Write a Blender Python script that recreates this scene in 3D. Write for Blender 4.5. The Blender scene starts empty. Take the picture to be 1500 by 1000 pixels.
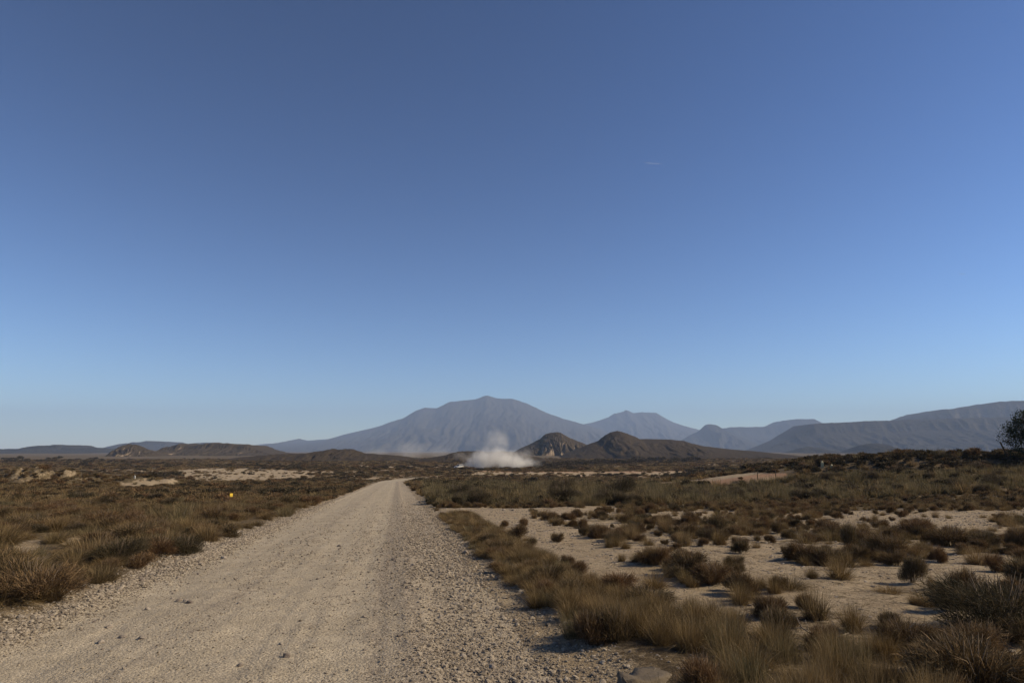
import bpy, bmesh, math, random
import numpy as np
from mathutils import Vector

random.seed(11)
RNG = np.random.default_rng(11)
SC = bpy.context.scene
COL = SC.collection
R = math.radians

# ------------------------------------------------------------------ camera
CAM_Z = 1.6
PITCH = math.atan(0.160)
cam_d = bpy.data.cameras.new('camera')
cam = bpy.data.objects.new('camera', cam_d)
COL.objects.link(cam)
cam.location = (0, 0, CAM_Z)
cam.rotation_euler = (R(90) + PITCH, 0, 0)
cam_d.sensor_width = 36
cam_d.lens = 24
cam_d.clip_start = 0.05
cam_d.clip_end = 60000
SC.camera = cam

# ------------------------------------------------------------------ light
SUN_AZ, SUN_EL = R(88), R(34)          # azimuth to the right of the view direction (+Y)
w = bpy.data.worlds.new('World')
SC.world = w
w.use_nodes = True
nt = w.node_tree
nt.nodes.clear()
sky = nt.nodes.new('ShaderNodeTexSky')
sky.sky_type = 'NISHITA'
sky.sun_disc = False
sky.sun_elevation = SUN_EL
sky.sun_rotation = SUN_AZ
sky.altitude = 1800
sky.air_density = 1.0
sky.dust_density = 0.8
sky.ozone_density = 2.0
bg = nt.nodes.new('ShaderNodeBackground')
bg.inputs['Strength'].default_value = 0.075
wo = nt.nodes.new('ShaderNodeOutputWorld')
# deeper contrast for the whole sky: (colour / a) ^ g * b
v1 = nt.nodes.new('ShaderNodeVectorMath'); v1.operation = 'SCALE'; v1.inputs['Scale'].default_value = 1 / 4.6
gm = nt.nodes.new('ShaderNodeGamma'); gm.inputs['Gamma'].default_value = 1.55
v2 = nt.nodes.new('ShaderNodeVectorMath'); v2.operation = 'SCALE'; v2.inputs['Scale'].default_value = 5.5
nt.links.new(sky.outputs[0], v1.inputs[0]); nt.links.new(v1.outputs[0], gm.inputs['Color'])
hs = nt.nodes.new('ShaderNodeHueSaturation'); hs.inputs['Saturation'].default_value = 1.02
nt.links.new(gm.outputs[0], hs.inputs['Color']); nt.links.new(hs.outputs[0], v2.inputs[0]); nt.links.new(v2.outputs[0], bg.inputs['Color'])
nt.links.new(bg.outputs[0], wo.inputs['Surface'])

sun_d = bpy.data.lights.new('sun', 'SUN')
sun = bpy.data.objects.new('sun', sun_d)
COL.objects.link(sun)
sun_d.energy = 4.9
sun_d.angle = R(0.53)
sun_d.color = (1.0, 0.85, 0.62)
sdir = Vector((math.sin(SUN_AZ) * math.cos(SUN_EL), math.cos(SUN_AZ) * math.cos(SUN_EL), math.sin(SUN_EL)))
sun.rotation_euler = (-sdir).to_track_quat('-Z', 'Y').to_euler()
sun.location = (0, 0, 50)

SC.view_settings.view_transform = 'Standard'
SC.view_settings.look = 'None'
SC.view_settings.exposure = 0.30
SC.view_settings.gamma = 1.0
SC.view_settings.use_curve_mapping = False
SC.cycles.volume_bounces = 3
SC.cycles.max_bounces = 6
SC.cycles.transparent_max_bounces = 8

# ------------------------------------------------------------------ noise (numpy)
def _hash(ix, iy, seed):
    h = (ix.astype(np.int64) * 374761393 + iy.astype(np.int64) * 668265263 + seed * 1442695041) & 0xFFFFFFFF
    h = ((h ^ (h >> 13)) * 1274126177) & 0xFFFFFFFF
    h = (h ^ (h >> 16)) & 0xFFFFFFFF
    return h.astype(np.float64) / 4294967295.0

def vnoise(x, y, seed=0):
    x = np.asarray(x, float); y = np.asarray(y, float)
    ix = np.floor(x); iy = np.floor(y)
    fx = x - ix; fy = y - iy
    fx = fx * fx * fx * (fx * (fx * 6 - 15) + 10); fy = fy * fy * fy * (fy * (fy * 6 - 15) + 10)
    a = _hash(ix, iy, seed); b = _hash(ix + 1, iy, seed)
    c = _hash(ix, iy + 1, seed); d = _hash(ix + 1, iy + 1, seed)
    return (a * (1 - fx) + b * fx) * (1 - fy) + (c * (1 - fx) + d * fx) * fy

def fbm(x, y, seed=0, octv=4, gain=0.5):
    t = 0; a = 1; s = 0
    for k in range(octv):
        t = t + a * (vnoise(x * 2 ** k, y * 2 ** k, seed + 17 * k) - 0.5) * 2
        s += a; a *= gain
    return t / s

def ss(a, b, x):
    t = np.clip((x - a) / (b - a), 0, 1)
    return t * t * (3 - 2 * t)

# ------------------------------------------------------------------ picture <-> world
F = 1000.0
CP, SP = math.cos(PITCH), math.sin(PITCH)
def slope(u, v):
    """direction per metre of depth: (x/y, z/y)"""
    px = (u - 750) / F; py = (500 - v) / F
    y = CP - py * SP
    return px / y, (SP + py * CP) / y

def project(x, y, z):
    z = z - CAM_Z
    d = y * CP + z * SP
    h = -y * SP + z * CP
    d = np.where(np.abs(d) < 1e-6, 1e-6, d)
    return 750 + F * x / d, 500 - F * h / d, d

# ------------------------------------------------------------------ terrain
ROAD_K = -0.165
def road_x(y):
    y = np.asarray(y, float)
    base = -1.28 + ROAD_K * np.minimum(y, 140)
    e = np.clip(y - 140, 0, 60)
    return base + ROAD_K * e * np.exp(-e / 18.0) + 0.006 * np.clip(y - 145, 0, 200) ** 2
CN = 1 / math.sqrt(1 + ROAD_K ** 2)

def base_z(y):
    k = 0.22
    t = (4.95 - 0.0335 * y) / k
    return -4.95 + k * np.logaddexp(0, t)

def lat(x, y):
    """signed distance from the road's middle (right positive)"""
    return (x - road_x(y)) * CN

def ground(x, y, fine=True):
    x = np.asarray(x, float); y = np.asarray(y, float)
    z = base_z(y)
    d = lat(x, y)
    ad = np.abs(d)
    off = np.where(y < 170, ss(3.2, 7.0, ad), 1.0)
    # the bank at the right
    z = z + 2.35 * ss(28, 66, y) * ss(15, 36, x - 0.02 * y) * (1 - ss(78, 140, y)) * (1 + 0.12 * fbm(x / 11, y / 11, 5, 3))
    # the scarp of orange earth under the bank
    z = z + 0.9 * ss(56, 62, y + 3 * fbm(x / 6, y / 9, 12, 2)) * ss(10, 22, x) * (1 - ss(70, 110, y))
    # eroded mound, left
    mx, my = -58.5, 84.0
    e = ((x - mx) / 8.5) ** 2 + ((y - my) / 6.0) ** 2
    gul = np.abs(fbm(x / 1.5, y / 5.0, 21, 3))
    z = z + 2.3 * np.exp(-e * 0.9) * (0.35 + 1.5 * np.minimum(gul, .5))
    e2 = ((x + 45) / 5.5) ** 2 + ((y - 86) / 5.0) ** 2
    z = z + 1.1 * np.exp(-e2) * (0.6 + 0.8 * gul)
    # undulation
    z = z + off * (0.16 * fbm(x / 7.0, y / 7.0, 1, 3) + 0.35 * ss(30, 90, np.hypot(x, y)) * fbm(x / 34.0, y / 34.0, 2, 3))
    z = z + 1.3 * ss(250, 700, y) * fbm(x / 160.0, y / 160.0, 3, 3)
    # banked verge: the road is cut a little lower
    r_in = np.where(y < 190, 1.0, 0.0)
    z = z + r_in * 0.10 * ss(2.75, 3.5, ad)
    z = z - r_in * 0.10 * (1 - ss(2.2, 2.7, ad))
    if fine:
        z = z + off * 0.05 * fbm(x / 0.7, y / 0.7, 7, 4)
    return z

def P(u, v, n=900):
    """where the sight line through a picture point meets the ground"""
    sx, sz = slope(u, v)
    ys = np.geomspace(2.5, 2500, n)
    zs = CAM_Z + sz * ys
    g = ground(sx * ys, ys)
    k = np.argmax(zs <= g)
    y = ys[k] if zs[k] <= g[k] else 2500.0
    return float(sx * y), float(y), float(ground(sx * y, y))

# areas of the picture where bare soil shows (turned into places on the ground)
BARE = [
    [(262, 693), (275, 688), (310, 685), (375, 686), (455, 690), (450, 699), (400, 702), (340, 704), (275, 702)],
    [(170, 706), (215, 704), (262, 700), (262, 706), (225, 712), (190, 715), (175, 712)],
    [(52, 727), (95, 722), (128, 721), (125, 725), (70, 729)],
    [(325, 716), (376, 715), (378, 718), (328, 718)],
    [(640, 744), (760, 743), (905, 743), (905, 747), (780, 752), (800, 766), (850, 780), (893, 808), (912, 835), (905, 848), (868, 826), (835, 806), (790, 782), (735, 764), (695, 757), (655, 754)],
    [(985, 875), (1030, 862), (1075, 880), (1120, 915), (1110, 940), (1060, 950), (1020, 925), (1000, 900)],
    [(1205, 755), (1260, 748), (1330, 750), (1480, 748), (1500, 742), (1500, 762), (1400, 765), (1300, 770), (1240, 776), (1215, 770)],
    [(1260, 835), (1310, 822), (1400, 815), (1500, 808), (1500, 850), (1420, 868), (1400, 890), (1360, 920), (1300, 915), (1270, 880), (1225, 868)],
    [(1430, 935), (1500, 935), (1500, 985), (1450, 975)],
    [(1060, 790), (1085, 785), (1110, 800), (1150, 805), (1150, 815), (1090, 826), (1060, 810)],
    [(1095, 820), (1150, 822), (1200, 822), (1190, 840), (1120, 836)],
    [(940, 757), (985, 750), (1075, 748), (1075, 756), (990, 762)],
    [(690, 690), (760, 691), (900, 690), (1010, 690), (1010, 695), (880, 698), (780, 698), (690, 697)],
    [(790, 713), (900, 710), (1000, 704), (1100, 692), (1150, 693), (1150, 705), (1080, 708), (980, 712), (860, 717)],
    [(500, 681.6), (668, 683.6), (668, 686), (500, 684.2)],
    [(20, 800), (50, 792), (62, 800), (30, 822), (5, 830), (0, 815)],
    [(90, 790), (160, 785), (165, 793), (100, 798)],
]
def inside(u, v, poly):
    r = np.zeros(np.shape(u), bool)
    n = len(poly)
    for i in range(n):
        x1, y1 = poly[i]; x2, y2 = poly[(i + 1) % n]
        c = ((y1 > v) != (y2 > v)) & (u < (x2 - x1) * (v - y1) / (y2 - y1 + 1e-9) + x1)
        r ^= c
    return r

def bareness(x, y, z):
    """0 plant litter .. 1 bare pale soil"""
    u, v, d = project(x, y, z)
    j = np.clip(14.0 * 14 / np.maximum(y, 4), 0.4, 14)
    uu = u + j * 1.3 * fbm(x / 0.9 * np.clip(20 / np.maximum(y, 1), .05, 1), y / 2.5, 31, 3)
    vv = v + j * 0.5 * fbm(x / 0.9 * np.clip(20 / np.maximum(y, 1), .05, 1), y / 2.5, 37, 3)
    b = np.zeros(np.shape(u))
    for p in BARE:
        b = np.where(inside(uu, vv, p), 1.0, b)
    b = np.where(inside(uu, vv, [(905, 685), (1000, 678), (1100, 677), (1190, 681), (1100, 686), (960, 688)]), 0.42, b)
    # general patchiness of the field at the right
    dl = lat(x, y)
    b = np.maximum(b, 0.85 * ss(2.2, 2.5, np.abs(dl)) * (1 - ss(np.where(dl < 0, 2.7, 3.0), np.where(dl < 0, 3.1, 3.5), np.abs(dl) + 0.25 * fbm(x / .6, y / .9, 47, 3))) * (y < 140))
    b = np.maximum(b, 0.97 * ss(3.9, 4.3, dl) * (1 - ss(5.1, 5.5, dl)) * ss(8, 9, y) * (1 - ss(27, 29, y)))
    right = ss(3.5, 6, dl) * (1 - ss(26, 40, y + 0.15 * x))
    pn = fbm(x / 1.7, y / 2.2, 41, 4)
    b = np.maximum(b, right * (0.42 + 0.5 * ss(-0.35, 0.35, pn)))
    mound = np.exp(-((x + 58.5) / 9) ** 2 - ((y - 84) / 6.5) ** 2)
    b = np.maximum(b, 0.72 * ss(.25, .6, mound) * (0.45 + 0.6 * fbm(x / 2.2, y / 3.0, 49, 3)))
    far = ss(50, 90, y) * ss(0.22, 0.4, fbm(x / 55, y / 14, 43, 4)) * 0.8
    b = np.maximum(b, far * (1 - ss(420, 700, y)))
    return np.where(d > 0.5, b, 0.3)

# ------------------------------------------------------------------ helpers
def tag(o, label=None, cat=None, group=None, kind=None):
    if label: o['label'] = label
    if cat: o['category'] = cat
    if group: o['group'] = group
    if kind: o['kind'] = kind
    return o

def link(o, parent=None):
    COL.objects.link(o)
    if parent is not None: o.parent = parent
    return o

def mesh_np(name, verts, faces, mats=(), smooth=True):
    me = bpy.data.meshes.new(name)
    verts = np.asarray(verts, np.float32); 
    me.vertices.add(len(verts)); me.vertices.foreach_set('co', verts.ravel())
    if isinstance(faces, np.ndarray):
        n, k = faces.shape
        me.loops.add(n * k); me.loops.foreach_set('vertex_index', faces.astype(np.int32).ravel())
        me.polygons.add(n)
        me.polygons.foreach_set('loop_start', np.arange(0, n * k, k, dtype=np.int32))
        me.polygons.foreach_set('loop_total', np.full(n, k, np.int32))
    else:
        me.clear_geometry(); me.from_pydata([tuple(map(float, p)) for p in verts], [], [tuple(f) for f in faces])
    me.update(calc_edges=True)
    me.validate()
    if len(me.polygons):
        me.polygons.foreach_set('use_smooth', np.full(len(me.polygons), smooth, bool))
    for m in mats: me.materials.append(m)
    return me

def attr(me, name, vals):
    a = me.attributes.new(name, 'FLOAT', 'POINT')
    a.data.foreach_set('value', np.asarray(vals, np.float32).ravel())

class Mat:
    def __init__(self, name, rough=0.9, spec=0.2):
        self.m = bpy.data.materials.new(name); self.m.use_nodes = True
        self.t = self.m.node_tree; self.t.nodes.clear()
        self.out = self.n('ShaderNodeOutputMaterial')
        self.b = self.n('ShaderNodeBsdfPrincipled')
        self.b.inputs['Roughness'].default_value = rough
        self.b.inputs['Specular IOR Level'].default_value = spec
        self.l(self.b.outputs[0], self.out.inputs['Surface'])
    def n(self, t, **kw):
        o = self.t.nodes.new(t)
        for k, v in kw.items(): setattr(o, k, v)
        return o
    def l(self, a, b): self.t.links.new(a, b)
    def attr(self, name): return self.n('ShaderNodeAttribute', attribute_name=name).outputs['Fac']
    def coord(self, kind='Object'): return self.n('ShaderNodeTexCoord').outputs[kind]
    def mapping(self, vec, scale):
        o = self.n('ShaderNodeMapping'); self.l(vec, o.inputs['Vector']); o.inputs['Scale'].default_value = scale
        return o.outputs[0]
    def noise(self, scale, vec=None, detail=5, rough=0.55, dist=0.0):
        o = self.n('ShaderNodeTexNoise'); o.inputs['Scale'].default_value = scale
        o.inputs['Detail'].default_value = detail; o.inputs['Roughness'].default_value = rough
        o.inputs['Distortion'].default_value = dist
        if vec is not None: self.l(vec, o.inputs['Vector'])
        return o.outputs['Fac']
    def voro(self, scale, vec=None, out='Distance', feature='F1'):
        o = self.n('ShaderNodeTexVoronoi', feature=feature); o.inputs['Scale'].default_value = scale
        if vec is not None: self.l(vec, o.inputs['Vector'])
        return o.outputs[out]
    def ramp(self, fac, stops):
        o = self.n('ShaderNodeValToRGB'); e = o.color_ramp.elements
        while len(e) < len(stops): e.new(0.5)
        for k, (p, c) in enumerate(stops):
            e[k].position = p; e[k].color = (c if isinstance(c, tuple) else (c, c, c)) + (1,)
        self.l(fac, o.inputs['Fac'])
        return o.outputs['Color']
    def mix(self, fac, a, b, mode='MIX'):
        o = self.n('ShaderNodeMix', data_type='RGBA', blend_type=mode)
        for s, v in ((0, fac), (6, a), (7, b)):
            if isinstance(v, (int, float)): o.inputs[s].default_value = v
            elif isinstance(v, tuple): o.inputs[s].default_value = v + (1,)
            else: self.l(v, o.inputs[s])
        return o.outputs[2]
    def math(self, op, a, b=None):
        o = self.n('ShaderNodeMath', operation=op)
        for s, v in ((0, a), (1, b)):
            if v is None: continue
            if isinstance(v, (int, float)): o.inputs[s].default_value = v
            else: self.l(v, o.inputs[s])
        return o.outputs[0]
    def color(self, c):
        if isinstance(c, tuple): self.b.inputs['Base Color'].default_value = c + (1,)
        else: self.l(c, self.b.inputs['Base Color'])
    def bump(self, h, strength=0.5, dist=0.02):
        o = self.n('ShaderNodeBump'); o.inputs['Strength'].default_value = strength
        o.inputs['Distance'].default_value = dist
        self.l(h, o.inputs['Height']); self.l(o.outputs[0], self.b.inputs['Normal'])

def simple(name, c, rough=0.7, spec=0.3, metal=0.0, var=0.12, scale=6.0):
    m = Mat(name, rough, spec)
    n = m.noise(scale, m.coord())
    lo = tuple(x * (1 - var) for x in c); hi = tuple(min(1, x * (1 + var)) for x in c)
    m.color(m.ramp(n, [(0.3, lo), (0.7, hi)]))
    m.b.inputs['Metallic'].default_value = metal
    return m.m

# ------------------------------------------------------------------ materials of the land
m = Mat('ground', 0.95, 0.1)
co = m.coord()
bare = m.attr('bare'); red = m.attr('red')
n1 = m.noise(0.9, co, 6); n2 = m.noise(7.0, co, 6, 0.65); n3 = m.noise(0.03, co, 5, 0.6)
soil = m.ramp(m.noise(2.2, co, 7, 0.65), [(0.25, (0.25, 0.185, 0.115)), (0.5, (0.35, 0.27, 0.175)), (0.75, (0.42, 0.335, 0.225))])
soil = m.mix(m.math('MULTIPLY', red, 0.8), soil, (0.30, 0.165, 0.095))
lit = m.ramp(n2, [(0.30, (0.060, 0.042, 0.024)), (0.5, (0.125, 0.088, 0.050)), (0.72, (0.24, 0.175, 0.10))])
lit = m.mix(m.ramp(n3, [(0.4, 0.0), (0.62, 1.0)]), lit, m.mix(0.5, lit, (0.060, 0.058, 0.034)))
n4 = m.noise(3.0, m.mapping(co, (1.0, 1.6, 1.0)), 9, 0.72); n5 = m.noise(30.0, co, 4, 0.7)
edge = m.math('ADD', bare, m.math('ADD', m.math('MULTIPLY', m.math('SUBTRACT', n4, 0.5), 2.6), m.math('MULTIPLY', m.math('SUBTRACT', n5, 0.5), 1.1)))
mask = m.ramp(edge, [(0.22, 0.0), (0.62, 1.0)])
c = m.mix(mask, lit, soil)
# crumbs and small dark bits lying on the soil
speck = m.ramp(m.voro(26.0, co), [(0.10, 0.5), (0.24, 1.0)])
c = m.mix(1.0, c, speck, 'MULTIPLY')
crust = m.ramp(m.noise(14.0, m.mapping(co, (0.8, 1.8, 1.0)), 9, 0.78, 0.6), [(0.36, 0.42), (0.50, 0.95), (0.68, 1.12)])
c = m.mix(0.85, c, crust, 'MULTIPLY')
m.color(c)
h = m.math('ADD', m.noise(9.0, co, 8, 0.7), m.math('MULTIPLY', m.noise(60.0, co, 4, 0.6), 0.35))
m.bump(h, 0.9, 0.08)
M_GROUND = m.m

m = Mat('gravel_road', 0.95, 0.15)
co = m.coord()
across = m.attr('across')
base = m.ramp(m.noise(1.6, co, 7, 0.6), [(0.3, (0.31, 0.256, 0.182)), (0.7, (0.405, 0.338, 0.245))])
loose = m.ramp(m.voro(38.0, co, 'Color'), [(0.1, (0.11, 0.088, 0.065)), (0.5, (0.25, 0.20, 0.148)), (0.9, (0.42, 0.35, 0.26))])
strip = m.mapping(m.n('ShaderNodeCombineXYZ').outputs[0], (1, 1, 1))
lines = m.attr('rut')
lm = m.ramp(m.math('ADD', lines, m.math('MULTIPLY', m.math('SUBTRACT', m.noise(3.0, co, 6, 0.7), 0.5), 0.9)), [(0.30, 0.0), (0.75, 0.8)])
c = m.mix(lm, base, loose)
spk = m.ramp(m.voro(17.0, co), [(0.05, 0.5), (0.15, 1.0)])
c = m.mix(0.8, c, spk, 'MULTIPLY')
spk2 = m.ramp(m.voro(55.0, co, 'Color'), [(0.2, 0.72), (0.8, 1.15)])
c = m.mix(0.9, c, spk2, 'MULTIPLY')
m.color(c)
hh = m.math('ADD', m.math('MULTIPLY', m.voro(38.0, co), -0.8), m.math('ADD', m.math('MULTIPLY', m.voro(90.0, co), -0.4), m.noise(5.0, co, 8, 0.7)))
m.bump(hh, 0.6, 0.02)
M_ROAD = m.m

def rock_mat(name, lo, mid, hi, spec=0.2):
    m = Mat(name, 0.9, spec)
    oi = m.n('ShaderNodeObjectInfo')
    co = m.coord()
    n = m.noise(4.0, co, 6, 0.65)
    c = m.ramp(m.math('ADD', m.math('MULTIPLY', n, 0.5), m.math('MULTIPLY', oi.outputs['Random'], 0.6)), [(0.2, lo), (0.55, mid), (0.95, hi)])
    m.color(c); m.bump(m.noise(9.0, co, 6, 0.7), 0.5, 0.05)
    return m.m
M_GRAVEL = rock_mat('gravel_stone', (0.14, 0.112, 0.082), (0.29, 0.235, 0.172), (0.43, 0.36, 0.27))
M_STONE = rock_mat('field_stone', (0.13, 0.10, 0.08), (0.25, 0.205, 0.16), (0.40, 0.34, 0.27))
M_SLAB = rock_mat('slab_stone', (0.11, 0.086, 0.06), (0.17, 0.135, 0.095), (0.25, 0.205, 0.15))

def veg_mat(name, cols, dry, trans=0.3):
    """cols: ramp across clumps, dry: colour of the single dead blades"""
    m = Mat(name, 0.75, 0.15)
    oi = m.n('ShaderNodeObjectInfo')
    v = m.attr('shade')
    c = m.ramp(oi.outputs['Random'], cols)
    c = m.mix(m.ramp(v, [(0.55, 0.0), (1.0, 0.9)]), c, dry)
    c = m.mix(1.0, c, m.ramp(v, [(0.0, 0.65), (1.0, 1.15)]), 'MULTIPLY')
    m.color(c)
    tr = m.n('ShaderNodeBsdfTranslucent'); m.l(c, tr.inputs['Color'])
    mx = m.n('ShaderNodeMixShader'); mx.inputs[0].default_value = trans
    m.l(m.b.outputs[0], mx.inputs[1]); m.l(tr.outputs[0], mx.inputs[2]); m.l(mx.outputs[0], m.out.inputs['Surface'])
    return m.m
M_GRASS = veg_mat('dry_grass', [(0.0, (0.115, 0.078, 0.032)), (0.22, (0.175, 0.114, 0.046)), (0.4, (0.105, 0.075, 0.036)), (0.58, (0.215, 0.142, 0.060)), (0.74, (0.145, 0.088, 0.038)), (0.88, (0.245, 0.170, 0.080)), (1.0, (0.110, 0.085, 0.036))], (0.34, 0.24, 0.12))
M_GREEN = veg_mat('green_grass', [(0.0, (0.122, 0.098, 0.045)), (0.5, (0.165, 0.126, 0.060)), (1.0, (0.130, 0.110, 0.054))], (0.30, 0.225, 0.12))
M_BUSH = veg_mat('scrub_leaf', [(0.0, (0.095, 0.060, 0.028)), (0.3, (0.150, 0.088, 0.040)), (0.5, (0.105, 0.076, 0.035)), (0.7, (0.165, 0.092, 0.044)), (0.85, (0.125, 0.094, 0.048)), (1.0, (0.085, 0.064, 0.029))], (0.25, 0.16, 0.08), 0.2)
M_DARK = veg_mat('dark_shrub_leaf', [(0.0, (0.046, 0.040, 0.020)), (0.5, (0.060, 0.046, 0.024)), (1.0, (0.066, 0.048, 0.026))], (0.13, 0.092, 0.048), 0.2)
M_TWIG = simple('twig_bark', (0.13, 0.095, 0.065), 0.9, 0.1)
M_DEAD = simple('dead_twig', (0.30, 0.25, 0.19), 0.9, 0.1)

def hill_mat(name, clay, scrub, amount, strata=0.25, sc=1.0):
    m = Mat(name, 0.95, 0.05)
    co = m.coord()
    g = m.n('ShaderNodeNewGeometry')
    sep = m.n('ShaderNodeSeparateXYZ'); m.l(g.outputs['Normal'], sep.inputs[0])
    pos = m.n('ShaderNodeSeparateXYZ'); m.l(co, pos.inputs[0])
    n = m.noise(0.02 * sc, co, 8, 0.7); n2 = m.noise(0.12 * sc, co, 6, 0.7)
    st = m.noise(1.0, m.mapping(co, (0.0015 * sc, 0.0015 * sc, 0.09 * sc)), 4, 0.6)
    cl = m.mix(m.ramp(st, [(0.35, 0.0), (0.65, strata * 2)]), clay, tuple(x * 0.62 for x in clay))
    cl = m.mix(1.0, cl, m.ramp(n2, [(0.25, 0.75), (0.75, 1.2)]), 'MULTIPLY')
    s = m.mix(m.ramp(n2, [(0.35, 0.0), (0.65, 1.0)]), scrub, tuple(x * 0.55 for x in scrub))
    f = m.math('ADD', m.math('ADD', m.math('MULTIPLY', n, 1.1), m.math('MULTIPLY', n2, 0.5)), m.math('MULTIPLY', sep.outputs['Z'], 0.9))
    f = m.math('ADD', f, amount - 1.55)
    m.color(m.mix(m.ramp(f, [(0.35, 0.0), (0.6, 1.0)]), cl, s))
    m.bump(n2, 1.0, 5.0 / sc)
    return m.m
M_MOUNT = hill_mat('mountain_rock', (0.15, 0.125, 0.10), (0.075, 0.066, 0.052), 0.70, 0.2, 0.35)
M_MESA = hill_mat('mesa_rock', (0.11, 0.09, 0.07), (0.048, 0.042, 0.032), 0.80, 0.3, 0.5)
M_CLAY = hill_mat('clay_hill', (0.27, 0.205, 0.14), (0.070, 0.052, 0.032), 0.74, 0.3, 3.2)
M_BROWN = hill_mat('brown_hill', (0.20, 0.138, 0.085), (0.066, 0.048, 0.029), 0.82, 0.25, 3.2)

# ------------------------------------------------------------------ ground sheet
def build_ground():
    rs = np.concatenate([np.linspace(0.6, 3.0, 10), np.geomspace(3.12, 140, 330), np.geomspace(143, 12000, 130)])
    an = np.concatenate([np.linspace(-180, -62, 40), np.linspace(-60, -44, 40), np.linspace(-43.8, 43.8, 400), np.linspace(44.2, 60, 40), np.linspace(62, 180, 40)[:-1]])
    a = np.radians(an)
    A, RR = np.meshgrid(a, rs)
    X = np.sin(A) * RR; Y = np.cos(A) * RR
    Z = ground(X, Y)
    B = bareness(X, Y, Z)
    u, v, d = project(X, Y, Z)
    redm = ss(45, 60, Y) * ss(0, 12, X) * (1 - ss(95, 160, Y)) * ss(-0.2, 0.3, fbm(X / 9, Y / 9, 61, 3))
    redm = np.maximum(redm, ss(120, 170, Y) * (1 - ss(260, 400, Y)) * ss(-60, 10, X) * ss(-0.1, 0.3, fbm(X / 30, Y / 9, 63, 3)))
    n, k = X.shape
    verts = np.stack([X, Y, Z], -1).reshape(-1, 3)
    verts = np.vstack([verts, [[0, 0, float(ground(0, 0))]]])
    i = np.arange(n - 1)[:, None]; j = np.arange(k)[None, :]; j2 = (j + 1) % k
    f = np.stack([i * k + j, i * k + j2, (i + 1) * k + j2, (i + 1) * k + j], -1).reshape(-1, 4)
    f = f[:, ::-1]
    fl = f.tolist()
    cidx = n * k
    tris = [(jj, cidx, (jj + 1) % k) for jj in range(k)]
    me = bpy.data.meshes.new('ground')
    # quads fast, the centre fan added through loops of three
    nq = len(f); nt_ = len(tris)
    me.vertices.add(len(verts)); me.vertices.foreach_set('co', verts.astype(np.float32).ravel())
    loops = np.concatenate([f.ravel(), np.array(tris).ravel()]).astype(np.int32)
    me.loops.add(len(loops)); me.loops.foreach_set('vertex_index', loops)
    me.polygons.add(nq + nt_)
    st = np.concatenate([np.arange(nq) * 4, nq * 4 + np.arange(nt_) * 3]).astype(np.int32)
    me.polygons.foreach_set('loop_start', st)
    me.polygons.foreach_set('loop_total', np.concatenate([np.full(nq, 4), np.full(nt_, 3)]).astype(np.int32))
    me.update(calc_edges=True); me.validate()
    me.polygons.foreach_set('use_smooth', np.ones(len(me.polygons), bool))
    attr(me, 'bare', np.append(B.ravel(), 0)); attr(me, 'red', np.append(redm.ravel(), 0))
    me.materials.append(M_GROUND)
    o = link(bpy.data.objects.new('ground', me))
    tag(o, kind='structure')
build_ground()

# ------------------------------------------------------------------ road
def road_h(d, s):
    """height of the gravel surface over the ground base at distance d from the middle"""
    crown = 0.05 * (1 - np.clip(np.abs(d) / 2.7, 0, 1) ** 2)
    ruts = -0.010 * (np.exp(-((d + 1.55) / 0.28) ** 2) + np.exp(-((d + 0.1) / 0.26) ** 2)) - 0.010 * np.exp(-((d - 0.75) / 0.2) ** 2)
    berm = 0.05 * np.exp(-((d + 2.55) / 0.28) ** 2) + 0.03 * np.exp(-((d - 1.45) / 0.25) ** 2)
    return crown + ruts + berm - 0.14 * ss(2.75, 3.1, np.abs(d))

def road_z(x, y):
    d = lat(x, y)
    return base_z(y) + road_h(d, y) - 0.03 + 0.020 * fbm(x / 0.8, y / 0.8, 71, 4) + 0.007 * fbm(d / 0.10, y / 2.5, 73, 3) + 0.010 * fbm(x / 0.22, y / 0.22, 75, 3)

def build_road():
    ys = np.concatenate([np.linspace(-3, 1.5, 20), np.linspace(1.6, 16, 400), np.geomspace(16.04, 215, 420)])
    ds = np.linspace(-3.1, 3.1, 150)
    Yc, D = np.meshgrid(ys, ds, indexing='ij')
    X = road_x(Yc) + D / CN * (CN ** 2) ; Y = Yc + D * (-ROAD_K) * CN * (1 - ss(130, 150, Yc))
    X = road_x(Yc) + D * CN
    Z = road_z(X, Y)
    n, k = X.shape
    i = np.arange(n - 1)[:, None]; j = np.arange(k - 1)[None, :]
    f = np.stack([i * k + j, i * k + j + 1, (i + 1) * k + j + 1, (i + 1) * k + j], -1).reshape(-1, 4)
    me = mesh_np('gravel_road', np.stack([X, Y, Z], -1).reshape(-1, 3), f, [M_ROAD])
    d = D
    rut = 0.62 * ss(1.05, 1.5, d) + 0.9 * (1 - ss(-2.6, -2.2, d)) + 0.30 * np.exp(-((d + 0.85) / 0.30) ** 2) + 0.22 * np.exp(-((d - 0.42) / 0.18) ** 2) + 0.45 * np.exp(-((d - 1.1) / 0.13) ** 2) + 0.25 * fbm(D / 0.9, Yc / 1.6, 79, 4)
    track = np.exp(-((d + 1.55) / 0.34) ** 2) + np.exp(-((d + 0.05) / 0.30) ** 2)
    rut = rut + 0.17 * (1 - np.clip(track * 1.4, 0, 1)) * (np.abs(d + 0.3) < 1.9) + 0.10 * fbm(D / 0.13, Yc / 5, 77, 3)
    attr(me, 'rut', rut); attr(me, 'across', D)
    o = link(bpy.data.objects.new('gravel_road', me)); tag(o, kind='structure')
build_road()

def surf_z(x, y):
    return np.maximum(ground(x, y), np.where((np.abs(lat(x, y)) < 3.1) & (y < 210), road_z(x, y), -99))

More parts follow.
